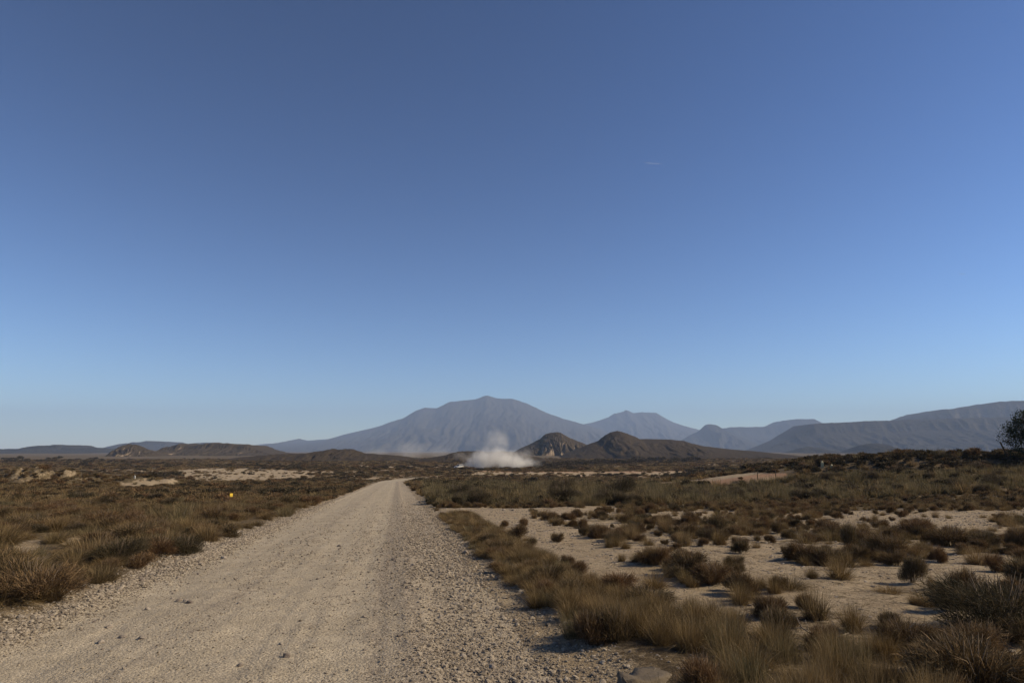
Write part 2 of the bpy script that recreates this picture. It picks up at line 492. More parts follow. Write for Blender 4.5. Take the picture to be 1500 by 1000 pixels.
# ------------------------------------------------------------------ hills and mountains
def ridge(name, D, pts, front, back, mat, kind='hill', nx=200, nt_=46, gully=0.4, lam=0.035, seed=1, rough=0.02, z0=-9.0, label=None, jag=0.012):
    us = np.array([p[0] for p in pts], float); vs = np.array([p[1] for p in pts], float)
    uu = np.linspace(us[0], us[-1], nx); vv = np.interp(uu, us, vs)
    px = np.array([slope(a, b) for a, b in zip(uu, vv)])
    x = px[:, 0] * D; top = CAM_Z + px[:, 1] * D
    span = x[-1] - x[0]
    top = top + jag * (top - z0) * (fbm(x / (D * .02), np.zeros(nx), seed + 9, 4) + 0.6 * fbm(x / (D * .005), np.zeros(nx), seed + 19, 3))
    tf = np.concatenate([-(np.linspace(1, 0, nt_) ** 1.25), np.linspace(0, 1, nt_ // 2)[1:]])
    X, T = np.meshgrid(x, tf)
    TOP = np.broadcast_to(top, X.shape)
    at = np.abs(T)
    L = lam * D
    warp = fbm(X / L * 0.5, T * 3.0, seed + 3, 4) * 1.5
    g1 = np.abs(fbm(X / L + warp, T * 1.2, seed, 4))
    g2 = np.abs(fbm(X / L * 3.1 + warp * 2, T * 2.5, seed + 40, 3))
    big = fbm(X / (L * 3.2), T * 0.7, seed + 80, 2)
    g = gully * (g1 * 1.5 + g2 * 0.5 - 0.35) + gully * 0.9 * big
    tt = at * (1 + g * (1 - 0.3 * at))
    tt = np.clip(tt, 0, 1.4)
    if kind == 'mountain':
        pr = np.clip(1 - tt, 0, 1) ** 1.35
    elif kind == 'mesa':
        cl = ss(0.0, 0.10, tt)
        pr = (1 - 0.30 * cl) - 0.70 * (1 - np.clip(1 - (tt - 0.05) / 0.95, 0, 1) ** 1.7) * (tt > 0.05)
        pr = np.where(T > 0, 1 - ss(0.6, 1.0, at), pr)
        pr = np.clip(pr, 0, 1)
    else:
        pr = np.clip(1 - tt, 0, 1)
        pr = 0.5 * pr + 0.5 * (pr * pr * (3 - 2 * pr))
    pr = np.where(at > 0.985, 0, pr)
    H = TOP - z0
    Z = z0 + H * pr
    Z = Z + rough * H * fbm(X / (L * 0.35), T * 9, seed + 60, 4) * np.clip(at * 8, 0, 1) * np.clip(pr * 4, 0, 1)
    Y = D + np.where(T < 0, T * front, T * back)
    X = X * (Y / D) ** 0.35
    n, k = X.shape
    i = np.arange(n - 1)[:, None]; j = np.arange(k - 1)[None, :]
    f = np.stack([i * k + j, i * k + j + 1, (i + 1) * k + j + 1, (i + 1) * k + j], -1).reshape(-1, 4)
    me = mesh_np(name, np.stack([X, Y, Z], -1).reshape(-1, 3), f, [mat])
    o = link(bpy.data.objects.new(name, me)); tag(o, label, kind='structure')
    return o

ridge('mountain', 7000, [(300, 672), (345, 664), (372, 656), (385, 650), (425, 648), (437, 642), (450, 645), (480, 643), (505, 636), (530, 630), (555, 624), (590, 612), (610, 601), (622, 597), (640, 598), (660, 588), (680, 586), (700, 583.5), (712, 579), (727, 583), (753, 584), (772, 591), (793, 601), (825, 613), (855, 621), (890, 632), (940, 645), (990, 656), (1030, 668)],
      2600, 1800, M_MOUNT, 'mountain', 420, 90, 0.19, 0.020, 5, rough=0.025, label='broad hazy blue mountain behind the plain, highest summit')
ridge('mountain', 8600, [(760, 670), (800, 648), (830, 632), (855, 621.5), (873, 617), (892, 611), (899, 606), (913, 603), (917, 600.5), (929, 605), (940, 603.5), (961, 604), (969, 609), (988, 619), (1007, 625), (1023, 629), (1060, 640), (1110, 655), (1150, 668)],
      2200, 1500, M_MOUNT, 'mountain', 260, 70, 0.19, 0.018, 15, rough=0.025, label='paler twin topped hazy mountain right of the highest one')
ridge('butte', 5800, [(975, 666), (990, 650), (1007, 639), (1023, 631), (1033, 622), (1039, 621), (1049, 622), (1060, 629), (1073, 636), (1087, 643), (1110, 655), (1125, 666)],
      900, 700, M_MESA, 'hill', 120, 40, 0.4, 0.016, 25)
ridge('mesa', 6500, [(1040, 668), (1052, 640), (1060, 630), (1071, 625), (1100, 625), (1132, 624.5), (1151, 615.5), (1161, 614), (1193, 613.6), (1204, 619), (1230, 640), (1270, 668)],
      1500, 900, M_MESA, 'mesa', 180, 44, 0.45, 0.018, 35)
ridge('mesa', 3100, [(1090, 668), (1125, 655), (1153, 643), (1169, 632), (1188, 621), (1207, 619.5), (1260, 617), (1305, 615.5), (1343, 614), (1420, 612), (1500, 610), (1640, 608), (1720, 630), (1780, 668)],
      800, 500, M_MESA, 'mesa', 360, 70, 0.5, 0.022, 45)
ridge('mesa', 3900, [(1290, 668), (1330, 625), (1343, 614), (1356, 608), (1380, 599.5), (1415, 597), (1436, 598), (1455, 589), (1468, 587.5), (1500, 586.7), (1600, 586), (1720, 590), (1800, 620), (1860, 668)],
      900, 900, M_MESA, 'mesa', 240, 44, 0.45, 0.022, 55)
ridge('hill', 2150, [(1140, 668), (1158, 662), (1172, 656), (1185, 653.5), (1198, 656), (1212, 662), (1230, 668)], 300, 300, M_MESA, 'hill', 60, 24, 0.4, 0.01, 65)
ridge('hill', 1800, [(1235, 669), (1252, 660), (1263, 652), (1273, 649), (1287, 649), (1297, 655), (1313, 661), (1335, 669)], 300, 300, M_MESA, 'hill', 70, 26, 0.4, 0.01, 75)
ridge('mesa', 3500, [(120, 669), (144, 657), (171, 651.5), (192, 648), (213, 646), (235, 646.7), (245, 649), (251, 653), (267, 650.7), (288, 647.5), (304, 648), (330, 651), (370, 660), (400, 669)],
      600, 600, M_MESA, 'mesa', 220, 40, 0.5, 0.012, 85, jag=0.06)
ridge('mesa', 2000, [(-320, 672), (-280, 650), (-150, 652), (-60, 657), (0, 658), (27, 657), (35, 654.7), (64, 652), (85, 652), (92, 654.7), (109, 655), (115, 656.5), (144, 656.5), (160, 660), (185, 665), (215, 672)],
      380, 400, M_MESA, 'mesa', 360, 50, 0.6, 0.012, 95, rough=0.04, jag=0.10)
ridge('hill', 950, [(205, 672), (220, 664), (232, 660), (240, 655), (261, 652), (280, 651.5), (301, 650), (315, 649), (341, 651), (363, 652), (373, 657), (395, 663), (425, 672)],
      190, 200, M_CLAY, 'mesa', 360, 80, 0.75, 0.014, 105, z0=-7, rough=0.05, jag=0.14)
ridge('hill', 800, [(160, 674), (171, 667), (175, 659), (181, 652), (192, 650.6), (203, 652), (213, 657), (229, 662), (250, 674)], 70, 90, M_CLAY, 'hill', 180, 60, 0.8, 0.012, 115, z0=-7, rough=0.05, jag=0.12)
ridge('hill', 520, [(330, 677), (350, 670), (390, 666), (443, 663.5), (470, 661), (491, 657), (521, 658), (531, 663), (553, 665), (590, 668), (640, 677)],
      110, 150, M_BROWN, 'hill', 320, 60, 0.5, 0.016, 125, z0=-6.5, rough=0.06, jag=0.12)
ridge('hill', 430, [(600, 678), (621, 671), (651, 667), (672, 661), (683, 660.6), (696, 661), (710, 662), (740, 661), (765, 664), (800, 672), (830, 679)],
      50, 120, M_BROWN, 'hill', 200, 50, 0.4, 0.016, 135, z0=-6.2, rough=0.05, jag=0.08)
ridge('hill', 950, [(735, 672), (761, 657), (772, 652), (791, 643), (799, 636), (807, 633.5), (821, 633), (831, 639), (841, 644), (857, 650), (880, 660), (905, 672)],
      110, 140, M_CLAY, 'hill', 320, 80, 0.55, 0.016, 145, z0=-7, rough=0.03, jag=0.03)
ridge('hill', 740, [(805, 676), (830, 663), (849, 656), (863, 650), (876, 645), (887, 637), (895, 632.5), (905, 631), (919, 635), (929, 639), (937, 643), (956, 643), (980, 643), (1001, 645), (1012, 649), (1028, 652.5), (1047, 655), (1073, 658), (1100, 660), (1160, 666), (1230, 676)],
      240, 200, M_BROWN, 'mountain', 420, 80, 0.30, 0.024, 155, z0=-7, rough=0.03, jag=0.022)

# ------------------------------------------------------------------ plants: source meshes
def blades_mesh(name, n, mat, spread=0.30, base_r=0.16, lean=(0.15, 0.9), height=(0.55, 1.0), wid=0.012, curl=0.35, seed=0, seg=3):
    """a bunch of thin curved blades, unit height"""
    r = np.random.default_rng(seed)
    V = []; Fc = []; S = []
    for b in range(n):
        broken = r.uniform() < 0.16
        fuzz = r.uniform() < 0.25
        az = r.uniform(0, 2 * math.pi)
        br = base_r * math.sqrt(r.uniform())
        ba = az + r.normal(0, 0.6)
        p = np.array([math.cos(ba) * br, math.sin(ba) * br, -0.05])
        ln = r.uniform(*height) * (1.0 - 0.25 * r.uniform())
        tilt = r.uniform(*lean) * (0.35 + 0.65 * br / base_r) + r.normal(0, 0.17)
        if fuzz: ln *= 0.5; tilt += r.uniform(0, 0.5)
        side = np.array([-math.sin(az), math.cos(az), 0.0]); side = side + r.normal(0, 0.5, 3); side /= np.linalg.norm(side)
        sh = r.uniform()
        w0 = wid * r.uniform(0.6, 1.3)
        prev = None
        bend = curl * r.uniform(0.2, 1.6)
        for s in range(seg + 1):
            t = s / seg
            ww = w0 * (1 - t) ** 0.7 if s < seg else 0
            if s < seg:
                V += [p - side * ww * .5, p + side * ww * .5]; S += [sh, sh]; cur = (len(V) - 2, len(V) - 1)
                if prev: Fc.append((prev[0], prev[1], cur[1], cur[0]))
            else:
                V.append(p.copy()); S.append(sh); Fc.append((prev[0], prev[1], len(V) - 1))
            if s < seg: prev = cur
            a = tilt + bend * t + r.normal(0, 0.10) + (1.3 if broken and s >= 1 else 0)
            az = az + r.normal(0, 0.16)
            p = p + (ln / seg) * np.array([math.cos(az) * math.sin(a), math.sin(az) * math.sin(a), math.cos(a)])
    me = mesh_np(name, V, Fc, [mat], smooth=False)
    attr(me, 'shade', S)
    return me

def bush_mesh(name, n, mat, seed=0, lobes=9, flat=0.8, rad=0.6, ln=(0.16, 0.42), wid=0.012, up=0.75):
    """twiggy bush: thin strands that spray outwards and up from uneven lobes, unit height"""
    r = np.random.default_rng(seed)
    V = []; Fc = []; S = []
    L = [(0, 0, 0.34, 0.30)]
    for k in range(lobes):
        a = r.uniform(0, 6.283); rr = rad * r.uniform(0.2, 0.72)
        L.append((math.cos(a) * rr, math.sin(a) * rr, r.uniform(0.04, 0.46), r.uniform(0.18, 0.30)))
    for b in range(n):
        cx, cy, cz, cr = L[r.integers(len(L))]
        d = r.normal(0, 1, 3); d /= np.linalg.norm(d)
        q = np.array([cx, cy, cz]) + d * cr * r.uniform() ** 0.5 * np.array([1, 1, flat])
        q[2] = max(q[2], r.uniform(0.0, 0.12))
        out = np.array([q[0] * 1.1, q[1] * 1.1, up * r.uniform(0.3, 1.2)]); out /= np.linalg.norm(out)
        out = out + r.normal(0, 0.33, 3); out /= np.linalg.norm(out)
        side = np.cross(out, r.normal(0, 1, 3)); side /= np.linalg.norm(side) + 1e-9
        l = r.uniform(*ln) * (0.6 + 0.4 * r.uniform()); ww = wid * r.uniform(0.5, 1.2)
        mid = q + out * l * .5 + r.normal(0, .025, 3); tip = q + out * l + np.array([0, 0, -.03])
        sh = r.uniform()
        i = len(V)
        V += [q - side * ww * .4, q + side * ww * .4, mid + side * ww * .5, mid - side * ww * .5, tip]; S += [sh] * 5
        Fc.append((i, i + 1, i + 2, i + 3)); Fc.append((i + 3, i + 2, i + 4))
    me = mesh_np(name, V, Fc, [mat], smooth=False)
    attr(me, 'shade', S)
    return me

def tube(V, Fc, pts, radii, n=5):
    i0 = len(V)
    pts = [np.array(p, float) for p in pts]
    for k, p in enumerate(pts):
        t = pts[min(k + 1, len(pts) - 1)] - pts[max(k - 1, 0)]; t /= np.linalg.norm(t) + 1e-9
        a = np.cross(t, [0.31, 0.77, 0.2]); a /= np.linalg.norm(a); b = np.cross(t, a)
        for q in range(n):
            an = 2 * math.pi * q / n
            V.append(p + radii[k] * (math.cos(an) * a + math.sin(an) * b))
    for k in range(len(pts) - 1):
        for q in range(n):
            Fc.append((i0 + k * n + q, i0 + k * n + (q + 1) % n, i0 + (k + 1) * n + (q + 1) % n, i0 + (k + 1) * n + q))
    Fc.append(tuple(i0 + q for q in range(n))[::-1]); Fc.append(tuple(i0 + (len(pts) - 1) * n + q for q in range(n)))

def stems_mesh(name, n, mat, seed=0, rad=0.5):
    r = np.random.default_rng(seed)
    V = []; Fc = []
    for b in range(n):
        a = r.uniform(0, 6.283); e = r.uniform(0.2, 1)
        p0 = np.array([math.cos(a) * .05, math.sin(a) * .05, -0.06])
        p1 = p0 + np.array([math.cos(a) * rad * .4 * e, math.sin(a) * rad * .4 * e, 0.35]) + r.normal(0, .03, 3)
        p2 = p1 + np.array([math.cos(a) * rad * .4 * e, math.sin(a) * rad * .4 * e, 0.4]) + r.normal(0, .06, 3)
        tube(V, Fc, [p0, p1, p2], [0.011, 0.008, 0.003], 4)
    return mesh_np(name, V, Fc, [mat], smooth=True)

TUSS = [blades_mesh('grass_tussock', 820, M_GRASS, wid=0.010, seed=s, **k) for s, k in enumerate([
    dict(lean=(0.1, 0.75)), dict(lean=(0.05, 0.45), base_r=0.22), dict(lean=(0.3, 1.15), curl=0.7),
    dict(lean=(0.1, 0.95), height=(0.35, 1.05)), dict(lean=(0.2, 0.9), curl=0.5, base_r=0.26), dict(lean=(0.4, 1.3), curl=0.55, base_r=0.3)])]
GREEN = [blades_mesh('green_tussock', 560, M_GREEN, seed=20 + s, **k) for s, k in enumerate([
    dict(lean=(0.05, 0.5), base_r=0.3), dict(lean=(0.1, 0.7), base_r=0.28), dict(lean=(0.05, 0.4), base_r=0.34, height=(0.4, 1.0))])]
BUSH = [bush_mesh('foliage', 3400, M_BUSH, seed=40 + q, wid=0.010, **k) for q, k in enumerate([dict(), dict(lobes=6, rad=0.5, up=1.1), dict(lobes=12, rad=0.75, flat=0.65), dict(lobes=8, up=1.4)])]
DARK = [bush_mesh('foliage', 7500, M_DARK, seed=60 + q, wid=0.006, ln=(0.10, 0.30), **k) for q, k in enumerate([dict(), dict(lobes=13, rad=0.7), dict(lobes=7, rad=0.5)])]
STEMS = [stems_mesh('woody_stems', 16, M_TWIG, seed=80 + s) for s in range(3)]
# coarser ones for the distance
FAR_T = [blades_mesh('far_tussock', 170, M_GRASS, seed=100 + s, wid=0.035, lean=(0.1, 0.9), base_r=0.28, seg=2) for s in range(4)]
FAR_G = [blades_mesh('far_green', 170, M_GREEN, seed=110 + s, wid=0.035, lean=(0.05, 0.55), base_r=0.34, seg=2) for s in range(3)]
FAR_B = [bush_mesh('far_bush', 420, M_BUSH, seed=120 + q, wid=0.05, ln=(0.2, 0.45)) for q in range(4)]
FAR_D = [bush_mesh('far_dark', 460, M_DARK, seed=130 + q, wid=0.07, ln=(0.15, 0.35), rad=0.7) for q in range(4)]

def stone_mesh(name, mat, seed, sub=2, flat=0.6):
    bm = bmesh.new(); bmesh.ops.create_icosphere(bm, subdivisions=sub, radius=0.5)
    r = np.random.default_rng(seed)
    planes = [(lambda d: d / np.linalg.norm(d))(r.normal(0, 1, 3)) for _ in range(9)]
    for v in bm.verts:
        p = np.array(v.co)
        for d in planes:
            k = p @ d
            if k > 0.33: p = p - d * (k - 0.33) * 0.85
        p = p * (1 + r.normal(0, 0.035))
        v.co = (p[0], p[1], p[2] * flat)
    me = bpy.data.meshes.new(name); bm.to_mesh(me); bm.free(); me.materials.append(mat)
    return me
PEB = [stone_mesh('pebble', M_GRAVEL, s, 1, 0.5 + 0.06 * s) for s in range(5)]
STN = [stone_mesh('stone', M_STONE, 50 + s, 2, 0.5 + 0.05 * s) for s in range(5)]

def litter_mesh(seed, mat):
    r = np.random.default_rng(seed); V = []; Fc = []
    for k in range(7):
        a = r.uniform(0, 6.28); c = r.normal(0, 0.35, 2)
        p = np.array([c[0], c[1], 0.02]); q = p + np.array([math.cos(a), math.sin(a), r.uniform(-.05, .25)]) * r.uniform(.3, .8)
        mid = (p + q) / 2 + r.normal(0, .06, 3)
        tube(V, Fc, [p, mid, q], [0.012, 0.012, 0.004], 3)
    return mesh_np('twig_litter', V, Fc, [mat])
M_LIT = simple('dark_litter', (0.075, 0.052, 0.034), 0.95, 0.05, var=0.4)
LIT = [litter_mesh(s, M_LIT) for s in range(3)] + [litter_mesh(5, M_DEAD)]

def scatter(name, meshes, pts, rot, scl, idx):
    """one object of stuff: points that carry instances of the given meshes"""
    src = bpy.data.collections.new(name + '_source')
    for k, me in enumerate(meshes):
        src.objects.link(bpy.data.objects.new('%s_source_%02d' % (name, k), me))
    me = bpy.data.meshes.new(name)
    me.vertices.add(len(pts)); me.vertices.foreach_set('co', np.asarray(pts, np.float32).ravel())
    a = me.attributes.new('rot', 'FLOAT_VECTOR', 'POINT'); a.data.foreach_set('vector', np.asarray(rot, np.float32).ravel())
    a = me.attributes.new('scl', 'FLOAT_VECTOR', 'POINT'); a.data.foreach_set('vector', np.asarray(scl, np.float32).ravel())
    a = me.attributes.new('pick', 'INT', 'POINT'); a.data.foreach_set('value', np.asarray(idx, np.int32).ravel())
    o = link(bpy.data.objects.new(name, me))
    g = bpy.data.node_groups.new(name, 'GeometryNodeTree')
    g.interface.new_socket('Geometry', in_out='INPUT', socket_type='NodeSocketGeometry')
    g.interface.new_socket('Geometry', in_out='OUTPUT', socket_type='NodeSocketGeometry')
    N = g.nodes.new; Lk = g.links.new
    gi = N('NodeGroupInput'); go = N('NodeGroupOutput')
    ip = N('GeometryNodeInstanceOnPoints'); ci = N('GeometryNodeCollectionInfo')
    ci.inputs['Collection'].default_value = src
    ci.inputs['Separate Children'].default_value = True; ci.inputs['Reset Children'].default_value = True
    def na(n_, t):
        q = N('GeometryNodeInputNamedAttribute'); q.data_type = t; q.inputs['Name'].default_value = n_
        return q.outputs['Attribute']
    er = N('FunctionNodeEulerToRotation')
    Lk(na('rot', 'FLOAT_VECTOR'), er.inputs[0]); Lk(er.outputs[0], ip.inputs['Rotation'])
    Lk(na('scl', 'FLOAT_VECTOR'), ip.inputs['Scale']); Lk(na('pick', 'INT'), ip.inputs['Instance Index'])
    ip.inputs['Pick Instance'].default_value = True
    Lk(gi.outputs[0], ip.inputs['Points']); Lk(ci.outputs[0], ip.inputs['Instance']); Lk(ip.outputs[0], go.inputs[0])
    mod = o.modifiers.new('scatter', 'NODES'); mod.node_group = g
    tag(o, kind='stuff')
    return o

# ------------------------------------------------------------------ planting plan
# each plant: kind, x, y, width, height
plants = []
def px_plant(kind, u, v, wpx, hpx, label=None, rz=None, var=None):
    x, y, z = P(u, v)
    plants.append([kind, x, y, wpx * y / 1000.0, hpx * y / 1000.0, label, var])

# bushes and tussocks one can point at in the field on the right
px_plant('dark', 1466, 925, 175, 100, 'largest dark bush at the right, casting a broad shadow on pale soil', var=1)
px_plant('bush', 1425, 1012, 175, 95, 'wide dark brown bush in the bottom right corner on pale soil', var=2)
px_plant('tussock', 1250, 926, 66, 60, 'dark spiky tussock beside the pale dead twigs and leaf litter', var=0)
px_plant('tussock', 1195, 908, 80, 58, 'twin crested spiky tussock behind the dark leaf litter patch', var=1)
px_plant('bush', 1333, 958, 92, 62, 'brown bush between the spiky tussock and the wide corner bush', var=0)
px_plant('tussock', 1230, 848, 78, 40, 'round spiky tussock alone in the middle of the pale soil field', var=3)
px_plant('bush', 1180, 824, 48, 32, 'small dark bush with bare pale soil on its right side', var=1)
px_plant('bush', 1045, 856, 66, 42, 'dark low bush facing the golden domed tussock across pale soil', var=0)
px_plant('tussock', 1086, 880, 56, 42, 'dark leaning tussock behind bare soil, nearest the roadside strip', var=3)
px_plant('tussock', 1157, 862, 70, 34, 'low straw tussock left of the round spiky tussock', var=5)
px_plant('bush', 1245, 808, 42, 52, 'tall narrow dark bush behind the round spiky tussock', var=1)
px_plant('bush', 1300, 820, 62, 50, 'broad brown bush cluster beside the tall narrow dark bush', var=2)
px_plant('bush', 1337, 854, 48, 52, 'upright dark bush in front of the broad brown bush cluster', var=1)
px_plant('tussock', 1303, 868, 60, 22, 'flat reddish mat of low growth on pale soil', var=5)
px_plant('tussock', 1340, 886, 36, 26, 'little solitary tuft on pale soil below the upright dark bush', var=3)
px_plant('tussock', 1366, 864, 24, 34, 'small reddish upright tuft right of the upright dark bush', var=1)
px_plant('bush', 1376, 824, 32, 32, 'small rounded bush on the open pale soil, far side', var=0)
px_plant('bush', 1395, 800, 62, 38, 'wide dark bush at the back of the open pale soil', var=2)
px_plant('bush', 1490, 804, 46, 42, 'dark bush cut by the right picture edge above the big bush', var=0)
px_plant('tussock', 1456, 810, 34, 14, 'flat little tuft on open soil left of the edge bush', var=5)
px_plant('tussock', 1415, 848, 16, 26, 'thin sparse sprig on open soil left of the largest bush', var=1)
px_plant('bush', 1456, 838, 42, 36, 'brown bush just behind the largest dark bush', var=0)
px_plant('bush', 1345, 788, 52, 38, 'dark bush in the second row behind the open soil', var=2)
px_plant('tussock', 958, 862, 72, 46, 'golden domed tussock with drooping blades at the end of the verge strip', var=2)
px_plant('bush', 1010, 842, 80, 46, 'dark brown bush behind the golden domed tussock', var=0)
px_plant('dark', 1215, 703, 38, 16, 'dark round shrub under the two cream marker posts', var=1)
px_plant('dark', 1202, 682, 20, 18, 'dark shrub standing behind the taller cream marker post', var=0)
px_plant('bush', 1418, 672, 22, 17, 'rusty pointed bush on the skyline of the right bank', var=1)
px_plant('dark', 268, 812, 62, 36, 'blackish shrub close to the left gravel berm', var=1)
px_plant('dark', 62, 868, 84, 36, 'wide blackish shrub low in the left scrub', var=2)

BELT = [(632, 741), (905, 741), (1130, 737), (1500, 720), (1500, 690), (1250, 696), (1100, 705), (900, 709), (760, 712), (618, 708)]
SLAB = (1.06, 5.56)
SIGN = P(338, 731)
# random planting over the land
def plant_field():
    n = 90000
    rr = np.exp(RNG.uniform(math.log(3.6), math.log(620), n * 3))
    aa = np.radians(RNG.uniform(-46, 46, n * 3))
    x = np.sin(aa) * rr; y = np.cos(aa) * rr
    # thin: candidate density per area ~ 1/r^2
    d = lat(x, y)
    z = ground(x, y)
    u, v, dep = project(x, y, z)
    b = bareness(x, y, z)
    clump = fbm(x / 1.9, y / 1.9, 201, 3)
    big = fbm(x / 12, y / 12, 203, 3)
    ax, ay = math.cos(R(55)), math.sin(R(55))
    t1 = (x - SLAB[0]) * ax + (y - SLAB[1]) * ay; t2 = -(x - SLAB[0]) * ay + (y - SLAB[1]) * ax
    slabclear = (np.abs(x - SIGN[0] * y / SIGN[1]) < 0.45) & (y > SIGN[1] - 6) & (y < SIGN[1] + 0.6)
    slabclear = slabclear | (np.abs(t1) < 0.5) & (t2 < 0.34) & (t2 > -0.50)
    road = slabclear | (np.abs(d) < 2.95) & (y < 205)
    leftside = d < 0
    verge = (d > 2.75) & (d < 4.0 + 0.95 * (1 - ss(6.5, 9.5, y)) + 0.2 * fbm(x / 2, y / 2, 207, 2)) & (y < 27.5)
    belt = inside(u, v, BELT)
    want = np.full(x.shape, 1.25)                                   # plants per square metre
    want = np.where(leftside, 3.1 * ss(-0.75, -0.1, clump + 0.35), want)
    want = np.where(~leftside & (y < 40) & ~belt, 9.5 * ss(-0.75, 0.35, clump), want)
    want = np.where(belt, 3.4, want)
    want = want * (1 - 0.93 * ss(0.72, 1.0, b))
    want = np.where(verge, 15.0, want)
    want = np.where(y > 100, np.minimum(want, 1.0) * (0.12 + 0.6 * ss(-0.3, 0.35, big)), want)
    want = np.where(y > 230, want * 0.45, want)
    want = np.where(road, 0, want)
    track = (d > 4.15 + 0.25 * fbm(y / 3.0, x * 0, 215, 2)) & (d < 5.15 + 0.3 * fbm(y / 2.2, x * 0, 217, 2)) & (y > 8.6) & (y < 28)
    want = np.where(track, 0.25, want)
    tr_edge = (d > 2.75) & (d < 9) & (y > 27.0 + 0.0 * x) & (y < 30.5)
    want = np.where(tr_edge & ~belt, 0.0, want)
    pos_dens = n * 3 / (R(92) * math.log(620 / 3.6)) / rr ** 2       # candidates per square metre
    keep = RNG.uniform(0, 1, x.shape) < want / pos_dens
    return [q[keep] for q in (x, y, d, u, v, belt, verge, clump, big, leftside)]
fx, fy, fd, fu, fv, fbelt, fverge, fclump, fbig, fleft = plant_field()
for i in range(len(fx)):
    x, y, d = fx[i], fy[i], fd[i]
    q = random.random(); s = random.lognormvariate(0, 0.28)
    if fverge[i]:
        kind = 'tussock' if q < 0.86 else ('green' if q < .95 else 'bush'); s = 0.6 + 0.4 * s; h = (0.27 + 0.10 * (1 - ss(6.5, 11, y))) * s; wd = 0.50 * s
        h *= (0.6 + 0.4 * ss(2.7, 3.2, d)) * (1 - 0.3 * ss(3.7, 4.4, d) * (y > 8))
    elif fbelt[i]:
        kind = 'green' if q < 0.66 else ('dark' if q < .80 else 'tussock'); h = 0.62 * s; wd = 0.85 * s
    elif fleft[i]:
        kind = 'tussock' if q < 0.66 else ('bush' if q < .88 else ('dark' if q < .93 else 'green'))
        h = (0.34 if kind in ('tussock', 'green') else 0.38) * s; wd = 0.75 * s
        if fbig[i] > 0.22 and random.random() < 0.35: kind = 'dark'; h *= 1.1
    elif y < 45:
        kind = 'tussock' if q < 0.55 else ('bush' if q < .96 else 'dark'); h = 0.27 * s; wd = 0.37 * s
    else:
        kind = 'tussock' if q < 0.55 else ('bush' if q < .78 else ('dark' if q < .88 else 'green')); h = 0.45 * s; wd = 0.9 * s
        if x > 25 and 55 < y < 90: h *= 1.1; kind = 'dark' if q < .45 else kind
    if y > 100: h *= 1.3; wd *= 1.7
    if y > 230: h *= 1.5; wd *= 1.8
    plants.append([kind, x, y, wd, h, None, None])
# the dark hedgerows and thickets across the plain
def row(pts, n, wpx, hpx, kind='dark', jitter=2.0, up=0.0):
    for k in range(n):
        t = random.random() * (len(pts) - 1); i = min(int(t), len(pts) - 2); f = t - i
        u = pts[i][0] * (1 - f) + pts[i + 1][0] * f + random.gauss(0, 2); v = pts[i][1] * (1 - f) + pts[i + 1][1] * f + random.gauss(0, jitter)
        px_plant(kind, u, v, wpx * random.uniform(.6, 1.3), hpx * random.uniform(.6, 1.2))
row([(775, 684), (830, 681), (880, 679), (940, 676.5), (1020, 675)], 150, 14, 7, jitter=1.2)
row([(780, 686), (860, 686.5)], 40, 12, 5, jitter=1.0)
row([(960, 702), (1000, 697), (1050, 691), (1090, 689), (1130, 690)], 90, 13, 7, jitter=2.0)
row([(820, 699), (900, 697), (960, 698)], 40, 10, 5, jitter=1.0)
row([(375, 685), (440, 686), (520, 687), (600, 686)], 110, 11, 5, jitter=1.4)
row([(200, 698), (230, 697), (262, 694)], 40, 11, 6, jitter=1.5)
row([(270, 711), (340, 711), (420, 708), (470, 703), (540, 697)], 70, 13, 6, jitter=1.6)
row([(0, 676), (80, 675), (160, 677), (250, 683)], 70, 12, 5, jitter=2.0)
row([(690, 685.5), (730, 685), (770, 685)], 14, 10, 4, jitter=.5, kind='bush')
row([(1195, 674), (1250, 673), (1330, 672), (1440, 672), (1500, 674)], 60, 18, 9, jitter=2.0)

kinds = np.array([p[0] for p in plants]); px = np.array([p[1] for p in plants]); py = np.array([p[2] for p in plants])
pw = np.array([p[3] for p in plants]); ph = np.array([p[4] for p in plants])
pz = ground(px, py)
pu, pv, pd = project(px, py, pz)
size = np.sqrt(np.maximum(pw, .01) * ph) / np.maximum(py, .5)
vis = (pu > -10) & (pu < 1510) & (pv - ph / np.maximum(py, .5) * 1000 < 995)
named = np.array([p[5] is not None for p in plants])
score = np.where(vis, size, 0) + named * 10

def zone(x, y, d, u):
    if d < 0:
        if y < 14: return 'in near left scrub', 'in the near left scrub'
        if y < 40: return 'in mid left scrub', 'in the middle left scrub'
        return 'in far left scrub', 'in the far left scrub'
    if d < 4.8 and y < 28:
        return ('in nearest roadside strip', 'in the nearest roadside strip') if y < 9 else ('in long roadside strip', 'in the roadside strip')
    if y > 28 and y < 60 and u < 1150: return 'in tall grass belt', 'in the tall grass belt'
    if y >= 45: return 'on raised right bank', 'on the raised bank'
    if y < 14: return 'on near pale soil', 'on the near pale soil'
    return 'in back rows of field', 'at the back of the right field'

